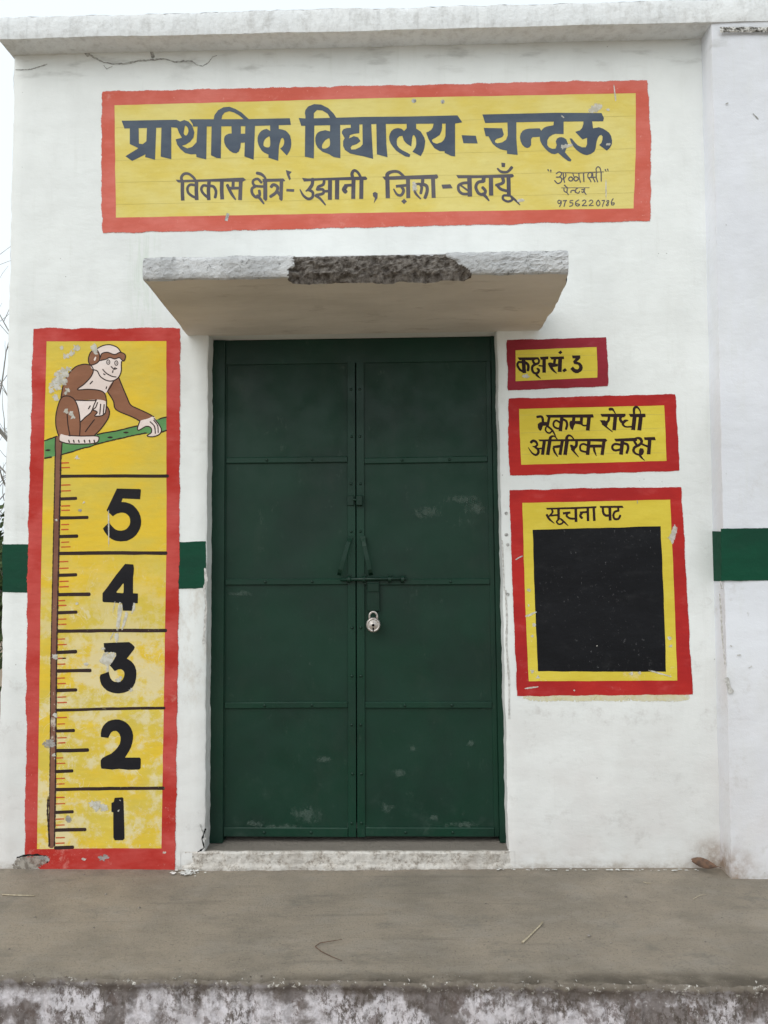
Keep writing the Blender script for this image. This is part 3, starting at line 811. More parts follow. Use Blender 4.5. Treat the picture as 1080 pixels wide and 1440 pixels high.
for i in range(14): a = 2*math.pi*i/14; V.append((pc.x+.0042*math.cos(a), pc.y-.0172, pc.z-.0145+.0042*math.sin(a)))
m_.add(V, [tuple(range(14))]); m_.add([(pc.x-.002, pc.y-.0175, pc.z-.016), (pc.x+.002, pc.y-.0175, pc.z-.016), (pc.x+.003, pc.y-.0175, pc.z-.026), (pc.x-.003, pc.y-.0175, pc.z-.026)], [(0,1,2,3)])
m_.link('keyhole', M['hole'], pl)

# ---- green dado band, cracks and knocks belonging to the building
def band(quad, m, Y0=0.0, seed=0, layer=1):
    Y = Y0-layer*LAYER; O = loop_pts(quad, 30, .8, seed); N_ = len(O)
    cx = sum(p[0] for p in O)/N_; cy = sum(p[1] for p in O)/N_
    E_ = [(cx+(p[0]-cx)*(1+2/max(8,abs(quad[1][0]-quad[0][0]))), p[1]+(1.2 if p[1] > cy else -1.2)) for p in O]
    I = [(cx+(p[0]-cx)*.5, cy+(p[1]-cy)*.5) for p in O]
    V = [W(*p, Y) for p in E_+O+I] + [W(cx, cy, Y)]; F = []
    for L_ in (0, N_):
        for i in range(N_): F.append((L_+i, L_+N_+i, L_+N_+(i+1)%N_, L_+(i+1)%N_))
    for i in range(N_): F.append((2*N_+i, 3*N_, 2*N_+(i+1)%N_))
    return link('painted_band', V, F, m, B, [0.0]*N_+[1.0]*N_+[2.0]*(N_+1))
band([(4,766),(43,766),(41,833),(4,832)], M['band'], seed=1)
band([(249,763),(289,762),(289,826),(249,828)], M['band'], seed=2)
ob = band([(1014,744),(1110,743),(1110,816),(1015,816)], M['band'], PY, seed=3, layer=3)
# band where it turns on to the side face of the projecting wall
a = W(996, 748); b = W(996, 817)
xa_ = PX + (PXb-PX)*(2.9-1.3)/2.8 - .003
V = [(xa_, -.003, a.z+.003), (xa_, PY+.004, a.z), (xa_, PY+.004, b.z+.004), (xa_, -.003, b.z)]
link('painted_band', V, [(0,1,2,3)], M['band'], B, [1,1,1,1])

def crack(paths, Y=0.0, m='crack', name='crack', rag=1.0):
    P = Paint(1, Y)
    for w_, pts in paths: P.stroke(w_, pts, smooth=False, rag=rag)
    return P.link_each(name, M[m], B)
crack([(2.2, [(22,72),(40,70.5),(60,71),(80,71.5),(97,70)]), (2.0, [(118,71),(126,77),(134,82),(146,88),(160,90),(178,89),(192,86),(215,84),(230,83),(246,87),(258,86),(270,86)]),
       (1.3, [(270,86),(276,91),(285,93),(293,88),(299,80),(305,78)]), (4.5, [(119,72),(124,76)]), (4, [(213,73),(215,79)]),
       (1.2, [(22,98),(40,98),(55,94),(66,90)]), (1.0, [(146,92),(150,97),(158,93)])])
crack([(1.7,[(1059,160),(1066,167)]), (2,[(1021,146),(1024,145)])], Y=PY, m='crack')
crack([(2.4, [(1012,836),(1014,860),(1016,900),(1020,935)]), (6,[(1022,955),(1025,966),(1028,972)]), (2,[(1027,908),(1029,909)]), (1.8,[(1037,921),(1042,921)]), (1.5,[(1053,939),(1057,937)]), (1.6,[(1013,818),(1015,828)])], Y=PY, m='grey', name='worn_corner')
# knocked-off jamb edges
crack([(3.2, [(288,800),(290,815),(287,830),(290,850),(288,880),(286,905)]), (2.4,[(711,830),(713,870),(712,905),(716,960),(716,1010)]), (1.6,[(706,760),(708,800),(709,830)])], m='grey', name='worn_corner')
crack([(2.2, [(289,1166),(284,1180),(287,1192),(276,1200),(272,1205)])], m='hole', name='crack', rag=1.6)
crack([(1.8, [(282,1160),(286,1172),(289,1180)])], m='crack')
# broken plaster line under the cornice on the projecting wall
mb = MB(); nn = 60; V = []; F = []
for i in range(nn+1):
    px = 1012+80*i/nn
    for j in range(7):
        t = j/6; e = math.sin(t*math.pi); py = 38.5+7.5*t + 1.2*n3(px*.1,t,2,1)*(0 if 0<j<6 else 1)
        q = W(px, py, PY-.008); V.append((q.x, PY-.008-.010*e*abs(fract(q.x,1,q.z,40))-.002, q.z))
for i in range(nn):
    for j in range(6): a = i*7+j; F.append((a, a+1, a+8, a+7))
link('broken_plaster', V, F, M['broken'], B)
# broken foot of the wall at far left of the chart
P = Paint(3); P.flake([(20,1212),(30,1204),(52,1203),(66,1206),(69,1211),(60,1216),(52,1220),(22,1223)], 3); P.link_each('broken_plaster', M['soilf'], B)
P = Paint(4); P.stroke(2.2, [(24,1206),(36,1203),(50,1202),(64,1204),(69,1209),(66,1213)], smooth=False, rag=1); P.link_each('crack', M['hole'], B)

# ================================================================== PAINTED SIGNS
# --- headline board
c0 = W(530, 325); T = thing('painted_signboard', 'long faded yellow painted board with red border and large Hindi headline above the door', 'painted sign', (c0.x, 0, c0.z))
panel('yellow_field', [(158,144),(896,127),(896,297),(160,308)], M['t_yel'], T, 1, seed=3)
border('red_border', [(145,130),(528,122),(910,114),(914,210),(913,309),(530,318),(145,326),(144,228)], [(161,148),(528,138),(894,131),(894,213),(891,293),(528,299),(163,306),(162,227)], M['t_red'], T, 2, n=24, amp=1.7, seed=4)
A_ = (165,140,6); B_ = (330,140,6); C_ = (490,140,6); D_ = (670,140,5.4)
P = Paint(3).crop(*A_)
P.poly([(36,178),(500,170),(530,185),(545,215),(520,250),(500,238),(455,233),(340,238),(60,244)])
P.poly([(105,235),(180,238),(182,372),(215,376),(245,352),(250,238),(328,234),(318,508),(235,485),(237,462),(125,518),(68,478),(178,410),(105,375)])
P.poly([(372,228),(455,228),(455,503),(366,482)])
P.poly([(500,172),(530,185),(565,172),(600,185),(632,220),(650,275),(642,320),(615,355),(580,378),(545,390),(590,412),(630,400),(668,360),(678,215),(755,215),(750,505),(668,485),(664,460),(620,462),(570,450),(530,415),(505,380),(492,335),(545,322),(520,280),(505,240),(480,228)],
       [(573,220),(592,235),(600,265),(590,295),(575,303),(560,285),(565,250)])
P.poly([(608,166),(1090,165),(1455,157),(1465,213),(1100,224),(640,228),(635,205)])
P.poly([(795,225),(812,170),(820,130),(850,90),(895,65),(945,60),(995,78),(1050,110),(1112,168),(1112,200),(1065,200),(1065,165),(1025,132),(985,110),(945,98),(905,110),(885,135),(878,170),(873,497),(835,492),(790,470)])
P.poly([(962,222),(1042,222),(1042,288),(1085,288),(1085,362),(1042,365),(1038,405),(1025,438),(1005,452),(975,449),(945,430),(915,395),(903,365),(900,335),(905,312),(918,298),(940,288),(965,285)])
P.poly([(1080,218),(1162,218),(1150,507),(1072,480)])
P.crop(*B_).poly([(298,205),(372,205),(372,248),(400,252),(430,262),(452,282),(468,305),(476,340),(478,375),(474,405),(466,430),(440,472),(383,412),(400,402),(412,385),(418,365),(418,345),(407,322),(396,326),(388,338),(374,390),(367,517),(285,490),(285,463),(248,447),(228,430),(212,405),(200,380),(193,350),(193,322),(200,298),(212,278),(228,262),(248,252),(270,247),(300,265)],
       [(296,316),(298,392),(268,403),(243,385),(250,345),(270,322)])
P.link('word', M['t_ink'], T)
P = Paint(3).crop(*B_)
P.poly([(540,155),(600,160),(1100,146),(1500,142),(1880,133),(1920,192),(1860,202),(1200,206),(562,222)])
P.poly([(595,215),(597,140),(592,115),(597,88),(620,58),(670,38),(730,42),(790,72),(835,118),(865,165),(865,200),(812,200),(808,160),(785,120),(740,92),(695,88),(668,115),(668,200),(672,215),(668,497),(592,482)])
P.poly([(805,200),(890,198),(892,495),(835,485),(795,460),(740,440),(700,405),(686,378),(680,350),(680,322),(688,295),(702,278),(720,268),(765,258),(805,268)], [(800,330),(803,385),(775,410),(742,412),(738,385),(758,350),(780,333)])
P.poly([(978,198),(1052,198),(1052,283),(1000,290),(972,300),(965,328),(1005,308),(1040,318),(1062,350),(1030,375),(990,388),(978,405),(985,422),(1020,420),(1060,400),(1080,378),(1078,198),(1152,198),(1158,330),(1168,500),(1085,478),(1030,468),(975,455),(930,425),(915,390),(915,350),(928,325),(905,285),(905,268),(918,250),(945,240),(980,238)])
P.crop(*C_).poly([(235,195),(315,195),(320,380),(330,487),(240,462)])
P.poly([(490,195),(570,195),(572,245),(610,270),(640,320),(648,350),(645,380),(640,410),(630,440),(610,478),(540,440),(565,405),(572,378),(572,350),(568,325),(560,308),(550,298),(542,306),(537,330),(530,395),(495,375),(475,355),(465,340),(455,305),(430,310),(412,328),(407,350),(410,385),(428,408),(450,425),(500,450),(522,465),(515,485),(480,480),(430,450),(400,428),(375,398),(355,368),(345,340),(343,315),(350,288),(362,266),(380,250),(400,243),(420,240),(447,246),(470,265),(492,240)])
P.poly([(720,195),(790,195),(790,235),(785,265),(770,298),(735,322),(705,338),(705,348),(715,362),(745,373),(785,360),(805,340),(818,310),(820,195),(900,195),(900,480),(865,475),(812,450),(810,435),(770,435),(725,410),(690,360),(672,325),(655,278),(675,270),(697,256),(712,235)])
P.link('word', M['t_ink'], T)
P = Paint(3).crop(*C_).poly([(955,300),(1075,305),(1090,370),(970,368)]); P.link('dash', M['t_ink'], T)
P = Paint(3).crop(*D_)
P.poly([(45,113),(600,100),(950,102),(968,140),(962,165),(500,168),(66,178)])
P.poly([(235,172),(303,170),(303,300),(313,420),(232,412),(232,388),(185,378),(150,360),(122,335),(102,300),(92,280),(70,278),(55,215),(195,218),(208,265),(195,285),(155,298),(140,312),(143,325),(160,332),(195,325),(225,305),(238,270)])
P.poly([(480,218),(497,245),(487,282),(425,286),(415,300),(415,345),(402,362),(385,368),(365,360),(347,342),(335,315),(330,285),(336,258),(352,236),(372,226),(400,220)])
P.poly([(588,160),(662,160),(662,262),(600,260),(575,268),(552,284),(538,308),(538,345),(550,362),(575,374),(600,372),(610,345),(602,318),(612,296),(630,286),(645,285),(665,290),(682,303),(695,335),(688,360),(680,378),(672,400),(722,458),(714,470),(695,466),(660,440),(640,422),(620,405),(595,415),(570,410),(545,395),(520,370),(498,342),(485,315),(480,280),(483,255),(495,232),(512,214),(535,204),(585,195)])
P.poly([(812,160),(878,160),(885,218),(930,210),(960,220),(985,235),(1008,252),(1022,275),(1030,310),(1028,340),(1015,365),(990,388),(932,345),(948,330),(957,305),(958,280),(948,268),(935,273),(923,288),(912,320),(905,370),(895,395),(870,412),(840,422),(812,416),(785,402),(760,383),(738,358),(720,328),(708,295),(725,296),(745,322),(768,346),(800,362),(830,362),(840,340),(840,290),(805,303),(750,245),(785,234),(803,215),(812,185)])
P.link('word', M['t_ink'], T)
# second line
E1 = (240,230,6); E2 = (400,225,6); E3 = (560,225,6)
P = Paint(3).crop(*E1)
P.poly([(42,135),(90,138),(300,132),(612,118),(636,138),(606,154),(300,152),(75,160),(60,158)])
P.l(30,(100,140),(98,230),(102,312)); P.c(22,(98,150,24),(90,118,24),(112,88,24),(150,86,22),(190,115,22),(214,150,22)); P.l(31,(218,140),(216,225),(220,308))
P.c(22,(205,182),(165,178),(142,205),(148,245),(178,272),(212,288))
P.l(30,(325,140),(318,225),(322,308)); P.c(22,(308,188),(275,185),(258,215),(275,252),(312,285)); P.c(24,(325,188),(362,195),(382,235),(375,285))
P.l(32,(432,140),(430,220),(435,302))
P.c(24,(478,182,26),(498,225,26),(520,265,24),(546,302,14)); P.l(26,(528,145),(525,212)); P.l(24,(500,208),(582,206)); P.l(32,(592,140),(585,308))
P.link('word', M['t_ink2'], T)
P = Paint(3).crop(*E1)
P.l(26,(775,142),(950,138,26),(965,146,6)); P.c(24,(728,80,26),(765,90,26),(795,118,20),(803,140,16)); P.l(34,(798,130),(798,300),(806,312,14))
P.c(22,(765,160),(735,130),(700,140),(694,165),(715,188),(785,194)); P.c(24,(718,190),(686,212),(690,255),(722,284),(750,268),(748,228)); P.c(24,(730,270,24),(758,300,24),(785,338,14))
P.l(30,(935,140),(930,300),(938,312,12)); P.c(26,(848,196),(868,178),(902,198),(890,242),(842,278)); P.l(24,(890,222),(935,285))
P.link('word', M['t_ink2'], T)
P = Paint(3).crop(*E1).poly([(972,54),(1022,70),(1002,92),(1014,130),(1000,140),(980,95)]); P.link('brush_mark', M['t_ink2'], T)
P = Paint(3).crop(*E1).l(22,(976,224),(1042,227)); P.link('dash', M['t_ink2'], T)
P = Paint(3).crop(*E2)
P.poly([(148,150),(200,156),(684,138),(700,155),(690,168),(300,172),(165,182)])
P.c(28,(238,160),(234,205),(212,240),(182,262,12)); P.c(24,(205,252),(238,272),(236,312),(202,328),(160,300,20),(132,250,10))
P.c(24,(335,165),(328,205),(288,225),(276,250)); P.c(24,(280,248),(325,250),(325,282),(268,296)); P.c(22,(262,300),(300,325),(345,378,12)); P.l(22,(325,264),(385,262)); P.l(34,(385,155),(383,335))
P.l(36,(445,150),(443,332)); P.l(34,(583,150),(580,328)); P.l(24,(505,216),(580,210)); P.c(36,(516,225),(502,248),(516,268))
P.l(34,(650,150),(648,328)); P.c(22,(578,155,28),(570,115,28),(590,88,24),(622,108,22),(645,150,22))
P.link('word', M['t_ink2'], T)
P = Paint(3).crop(*E2).poly([(745,278),(765,268),(787,282),(785,320),(755,364),(762,320),(748,306)]); P.link('comma', M['t_ink2'], T)
P = Paint(3).crop(*E2)
P.poly([(826,140),(1290,122),(1298,145),(1285,158),(845,168)])
P.l(36,(868,150),(872,322)); P.c(28,(868,155,32),(870,118,32),(910,98,26),(965,102,24),(1018,150,22)); P.l(34,(1042,150),(1045,322)); P.l(24,(940,222),(1040,212)); P.c(24,(985,220,26),(1005,258,26),(985,296,24),(950,290,20),(922,245,12)); P.poly([(985,348),(1010,326),(1034,350),(1008,372)])
P.crop(*E3).l(28,(208,145),(204,205)); P.c(26,(180,200,20),(198,230,24),(190,280,24)); P.c(20,(185,202),(150,205),(135,240),(150,285),(188,326,12)); P.c(28,(205,205),(238,218),(244,262),(226,318))
P.l(34,(293,140),(299,320)); P.poly([(318,118),(338,142),(320,158),(280,150)])
P.link('word', M['t_ink2'], T)
P = Paint(3).crop(*E3).poly([(365,208),(440,204),(460,238),(375,242)]); P.link('dash', M['t_ink2'], T)
P = Paint(3).crop(*E3)
P.poly([(490,128),(700,128),(965,118),(978,135),(960,148),(700,152),(505,154)])
P.l(38,(600,140),(605,308)); P.c(24,(590,192),(548,195),(510,215),(512,258),(545,285),(600,286)); P.l(16,(525,212),(588,258))
P.l(34,(722,140),(718,185)); P.c(26,(720,180),(675,188),(655,228),(678,280),(718,290),(736,262),(712,232)); P.c(24,(712,285,26),(740,310,24),(765,342,12))
P.l(36,(782,138),(784,300)); P.l(34,(930,138),(934,308)); P.c(28,(880,145),(885,190),(825,212,22)); P.c(24,(832,208),(865,245),(922,262))
P.c(20,(938,300),(890,300),(885,330),(925,350),(962,335),(955,308)); P.c(18,(950,306,20),(990,340,18),(1026,378,8))
P.c(20,(838,72,14),(868,98,22),(920,100,22),(958,62,26)); P.poly([(870,22),(903,26),(900,60),(872,58)])
P.link('word', M['t_ink2'], T)
# painter's signature
P = Paint(3).crop(760,225,9)
P.c(16,(95,122,18),(106,142,8)); P.c(16,(130,128,18),(133,156,8)); P.c(12,(820,120,16),(832,146,8)); P.c(12,(850,115,16),(858,142,8))
P.l(9,(250,158),(470,166),(800,150))
P.c(15,(200,172),(238,150),(268,172),(242,212),(200,216)); P.c(15,(240,212),(268,235),(260,278),(218,296),(180,260)); P.l(15,(288,165),(292,230),(306,288)); P.c(12,(262,225),(285,240),(320,205),(318,168))
P.c(15,(395,215),(368,218),(358,250),(388,266),(412,238),(392,215)); P.c(15,(440,210),(424,240),(448,265),(482,235),(452,210)); P.l(14,(485,168),(492,235),(508,285)); P.l(12,(410,168),(424,215))
P.l(16,(545,162),(550,275)); P.c(14,(618,158),(600,185),(606,222),(640,215),(650,170),(625,156)); P.c(14,(605,222),(625,245),(640,275)); P.l(15,(660,165),(665,225),(692,280)); P.l(12,(640,222),(705,215)); P.l(15,(706,165),(706,225),(725,280)); P.c(13,(712,160),(704,112),(730,84),(756,108),(768,158)); P.l(15,(768,150),(770,272))
P.link('signature', M['t_ink2'], T)
P = Paint(3).crop(760,225,9)
P.l(8,(265,352),(620,350)); P.c(14,(298,355),(300,390),(328,410)); P.l(14,(340,355),(335,410),(355,442)); P.c(13,(305,318,18),(322,335),(345,352)); P.c(14,(385,412),(392,388),(430,385),(445,412)); P.c(13,(472,355),(448,372),(446,405),(480,418),(496,395)); P.c(13,(520,375),(548,372),(540,410),(520,400)); P.c(14,(560,355),(555,400),(578,436))
P.link('signature', M['t_ink2'], T)
P = Paint(3).crop(760,225,9)
P.c(13,(258,522),(235,508),(220,530),(235,552),(258,535)); P.c(13,(262,515),(262,550),(242,590)); P.l(14,(282,516),(335,512)); P.c(13,(318,515),(308,550),(298,588))
P.l(13,(414,510),(376,514),(374,542)); P.c(13,(374,540),(408,545),(402,575),(368,586)); P.c(13,(485,505),(450,528),(445,565),(472,582),(494,562),(452,552))
P.c(12,(530,520),(558,505),(574,528),(530,576)); P.l(12,(525,578),(592,577)); P.c(11,(615,522),(645,505),(662,530),(615,574)); P.l(11,(610,577),(672,576))
P.c(13,(730,508),(708,545),(728,582),(754,550),(735,508)); P.l(12,(775,514),(815,510)); P.c(12,(812,512),(795,550),(785,588))
P.c(11,(862,512),(840,520),(858,550),(852,578),(832,570),(862,535),(866,514)); P.c(13,(920,488),(898,530),(902,566),(928,564),(932,542),(900,545))
P.link('phone_number', M['t_ink2'], T)
P = Paint(4).crop(*D_)
P.flake([(848,95),(860,62),(885,45),(910,30),(945,36),(952,62),(930,78),(905,98)]); P.flake([(645,345),(690,342),(728,338),(725,356),(690,362),(655,376),(642,365)]); P.flake([(985,75),(1000,68),(1015,78),(1000,84)])
P.flake([(988,335),(1012,332),(1012,344),(990,346)]); P.flake([(645,120),(655,122),(668,134),(660,140)]) 
P.crop(560,225,6).flake([(122,192),(140,186),(150,205),(158,240),(150,262),(128,262),(118,235)]); P.flake([(995,335),(1030,328),(1065,338),(1050,350),(1010,352)])
P.crop(660,110,3.857).flake([(782,38),(787,42),(797,112),(790,116)]); P.flake([(738,560),(744,562),(744,648),(739,650)])
P.link_each('paint_chip', M['chip'], T)
P = Paint(4).crop(400,110,3.857); blob(P,702,122,5); blob(P,858,127,3); P.crop(140,110,3.857).poly([(690,730),(704,735),(695,775),(678,772)]); P.link_each('hole', M['crack'], T)
P = Paint(2).crop(0,0,1)
for y in (176, 222, 253, 284): P.l(.35, (163,y+3.5,.4), (520,y-4,.25), (893,y-13,.4))
P.link_each('guide_line', M['pencil'], T)

# --- height chart
c0 = W(140, 1221); H = thing('height_chart', 'tall yellow height chart with monkey on branch, numbers 1 to 5 and red border', 'height chart', (c0.x, 0, c0.z))
panel('yellow_field', [(63,477),(236,477),(236,760),(230,1196),(50,1197),(57,790)], M['c_yel'], H, 1, seed=5)
border('red_border', [(48,463),(252,463),(251,770),(245,1224),(60,1223),(36,1206),(40,800)], [(65.5,480),(234,479.5),(234,770),(227,1193),(140,1193),(52,1194),(58,790)], M['c_red'], H, 2, n=26, amp=1.5, feather=2.5, seed=6)
X6 = (30,640,4.5); X7 = (30,920,4.5)
def line_obj(name, crop, w_, pts, m):
    P = Paint(3).crop(*crop); P.stroke(w_*random.uniform(.9,1.1), pts, smooth=False, rag=.16); return P.link(name, M[m], H)
for crop, y0, y1, x0, x1 in ((X6,134,133,256,926),(X6,622,620,240,916),(X6,1114,1110,232,914),(X7,355,340,224,905),(X7,856,848,222,900)):
    line_obj('dividing_line', crop, 20, [(x0,y0),(x1*.5+x0*.5,(y0+y1)/2-2),(x1,y1)], 'c_line')
for crop, y, x0, x1 in ((X6,273,248,346),(X6,394,245,418),(X6,512,243,352),(X6,757,236,346),(X6,880,238,430),(X6,993,235,348),(X6,1244,230,345),
                        (X7,102,230,436),(X7,226,228,346),(X7,482,226,332),(X7,607,224,420),(X7,738,222,322),(X7,997,218,324),(X7,1109,215,404),(X7,1221,215,326)):
    line_obj('scale_mark', crop, 21, [(x0,y+4),(x1,y)], 'c_line')
for crop, ys_, x0 in ((X6,(48,78,188,225,320,348,438,470,550,580),254),(X6,(673,715,798,832,920,950,1037,1070,1163,1198,1285),242),
                      (X7,(25,62,150,185,270,305,400,440,528,560,655,690,785,820,905,945,1042,1080,1160,1195),230)):
    for y in ys_:
        xx = x0 + (-12 if crop is X6 and y > 900 else 0) + (-10 if crop is X7 and y > 650 else 0)
        line_obj('scale_mark', crop, 8, [(xx,y+2),(xx+random.uniform(42,56),y)], 'c_tick')
D5 = [(412,203),(795,212),(815,220),(818,240),(803,385),(508,372),(490,430),(560,435),(640,460),(690,490),(740,540),(785,605),(812,675),(823,745),(818,820),(800,885),(770,940),(735,990),(690,1030),(640,1062),(580,1087),(480,1097),(420,1091),(370,1080),(320,1055),(275,1020),(240,985),(205,935),(175,878),(278,775),(305,810),(340,850),(370,880),(400,900),(440,912),(490,914),(535,905),(570,888),(600,860),(625,820),(637,770),(634,720),(620,680),(595,648),(565,626),(525,612),(480,610),(420,625),(380,645),(345,675),(237,572)]
D4 = [(550,155),(690,165),(700,230),(697,300),(685,380),(685,650),(768,655),(765,820),(690,822),(665,948),(515,945),(500,825),(400,810),(200,802),(175,795),(168,770),(170,650),(250,550),(400,340)]
D3 = [(190,172),(430,160),(620,155),(670,190),(715,238),(700,280),(580,435),(620,455),(660,485),(695,525),(722,575),(738,630),(742,690),(736,770),(720,840),(690,900),(650,950),(600,985),(530,1010),(450,1022),(395,1020),(340,1010),(285,992),(240,970),(190,925),(150,870),(130,810),(122,750),(135,705),(275,655),(282,695),(300,755),(330,800),(365,822),(410,828),(450,826),(480,815),(512,782),(530,745),(540,700),(535,660),(515,632),(485,612),(440,615),(375,645),(290,545),(345,480),(400,385),(397,340),(330,325),(245,332),(200,325)]
D2 = [(85,262),(84,225),(92,185),(108,152),(130,125),(158,103),(190,91),(230,84),(270,85),(308,97),(340,115),(368,140),(390,172),(405,210),(412,245),(410,285),(402,325),(390,365),(372,402),(330,470),(480,470),(490,485),(488,575),(472,592),(360,594),(270,585),(200,592),(90,582),(83,550),(83,500),(100,475),(145,450),(190,430),(225,400),(252,370),(275,335),(284,300),(285,265),(275,235),(258,212),(238,200),(212,202),(190,215),(175,240),(160,272)]
D1 = [(225,878),(300,872),(313,882),(315,920),(318,1000),(322,1150),(325,1290),(310,1307),(225,1308),(212,1280),(210,1025),(192,1020),(192,930),(215,920)]
for nme, crop, pts, holes in (('five',(130,670,12),D5,()),('four',(130,780,12),D4,([(520,485),(526,545),(525,600),(518,645),(460,645),(405,632),(465,555)],)),('three',(130,890,12),D3,()),('two',(130,1000,7.2),D2,()),('one',(130,1000,7.2),D1,())):
    P = Paint(3).crop(*crop); P.poly(pts, *holes); o = P.link('digit', M['c_blk'], H); o['label'] = 'black painted number ' + nme
# tail that serves as ruler
P = Paint(3)
L_ = [(77.5,640),(76.8,680),(75.6,729),(74.2,800),(72.5,880),(71.5,930),(70.8,1009),(70,1100),(68.5,1190)]
P.stroke(8, [(x+3.8,y,7.4) for x, y in L_]); P.link('tail', M['c_brn2'], H)
P = Paint(4); P.stroke(1.3, [(x,y) for x, y in L_], smooth=False, rag=.9); P.stroke(1.9, [(x+8,y) for x, y in L_], smooth=False, rag=.9); P.link_each('tail_outline', M['c_line'], H)
P = Paint(5).crop(*X7); P.stroke(10, [(170,900),(165,1000),(172,1100),(178,1210)], rag=1.2, smooth=False); P.link_each('tail_outline', M['c_line'], H)
# monkey on its branch
X5 = (30,455,4.5)
def shp(name, m, layer, parent, *pl):
    P = Paint(layer).crop(*X5)
    for q in pl: P.poly(q, smooth=True, n=4)
    return P.link(name, M[m], parent)
branch = [(146,742),(225,715),(300,705),(480,702),(560,690),(740,645),(880,600),(918,592),(918,680),(885,685),(700,710),(550,745),(400,785),(255,830),(145,853)]
P = Paint(2.6).crop(*X5); P.poly(branch); br = P.link('branch', M['c_grn'], H)
P = Paint(2.9).crop(*X5)
P.stroke(8, [(146,742),(225,714)], rag=.5, smooth=False); P.stroke(8, [(480,702),(520,692),(600,680),(740,646)], rag=.3, smooth=False); P.stroke(8, [(870,606),(890,598),(918,592)], rag=.3, smooth=False)
P.stroke(8, [(255,830),(330,808),(400,785),(425,782),(470,765),(560,742),(700,710),(790,692)], rag=.5, smooth=False); P.stroke(9, [(885,688),(918,676)], smooth=False); P.stroke(10, [(148,852),(190,845)], smooth=False)
for x, y in ((168,802),(562,721),(662,690)): P.poly([(x-18,y),(x,y-7),(x+18,y-2),(x+2,y+6)], smooth=True)
P.link_each('branch_outline', M['c_line'], br)
head = [(480,155),(510,140),(560,133),(605,148),(628,172),(637,190),(655,205),(652,230),(634,240),(632,262),(632,300),(615,340),(580,362),(540,360),(500,335),(480,300),(450,290),(440,262),(470,235),(478,190)]
mk = shp('monkey_face', 'c_pink', 3.3, H, head)
torso = [(450,285),(480,300),(510,340),(585,362),(570,395),(545,428),(525,440),(480,425),(420,420),(350,418),(395,375),(435,325)]
belly = [(340,480),(400,484),(475,482),(530,490),(538,520),(500,540),(450,570),(410,600),(372,625),(352,540)]
shp('belly', 'c_pink', 3.0, mk, torso, belly)
backp = [(450,275),(455,310),(435,345),(395,385),(358,416),(430,418),(490,422),(525,440),(538,470),(532,492),(470,482),(345,485),(325,490),(250,480),(262,400),(280,350),(310,305),(350,270),(400,257),(435,262)]
thigh = [(370,625),(440,565),(465,520),(530,515),(555,540),(555,580),(530,630),(500,670),(465,705),(370,712)]
legp = [(250,475),(290,458),(330,475),(355,520),(368,580),(372,650),(368,712),(300,714),(236,712),(218,640),(222,560)]
armr = [(618,345),(640,400),(670,470),(692,515),(740,540),(800,568),(838,592),(790,608),(745,618),(700,590),(600,545),(582,490),(545,430),(580,365)]
shp('thigh', 'c_brn', 3.1, mk, thigh, armr); shp('arm', 'c_brn', 3.2, mk, backp); shp('leg', 'c_brn', 3.25, mk, legp)
shp('hand', 'c_pink', 3.4, mk, [(470,482),(530,490),(538,520),(530,570),(510,582),(465,585),(480,560),(450,545),(460,510)], [(735,662),(750,618),(800,602),(835,588),(850,605),(868,635),(886,672),(872,702),(830,716),(790,712),(822,690),(820,662),(790,650),(745,674)])
shp('foot', 'c_pink', 3.4, mk, [(243,735),(250,700),(285,708),(380,712),(478,712),(490,735),(470,756),(400,762),(300,760),(262,750)])
shp('brow', 'c_brn', 3.5, mk, [(500,215),(510,190),(545,182),(590,196),(625,182),(655,195),(658,218),(645,235),(620,216),(590,224),(560,215),(535,226),(505,235)])
shp('ear', 'c_brn', 3.5, mk, [(425,240),(428,205),(445,175),(475,165),(494,195),(496,232),(475,255),(440,262)])
shp('ear', 'c_pink', 3.55, mk, [(458,228),(468,210),(474,215),(466,236)])
P = Paint(3.7).crop(*X5); w5 = 7
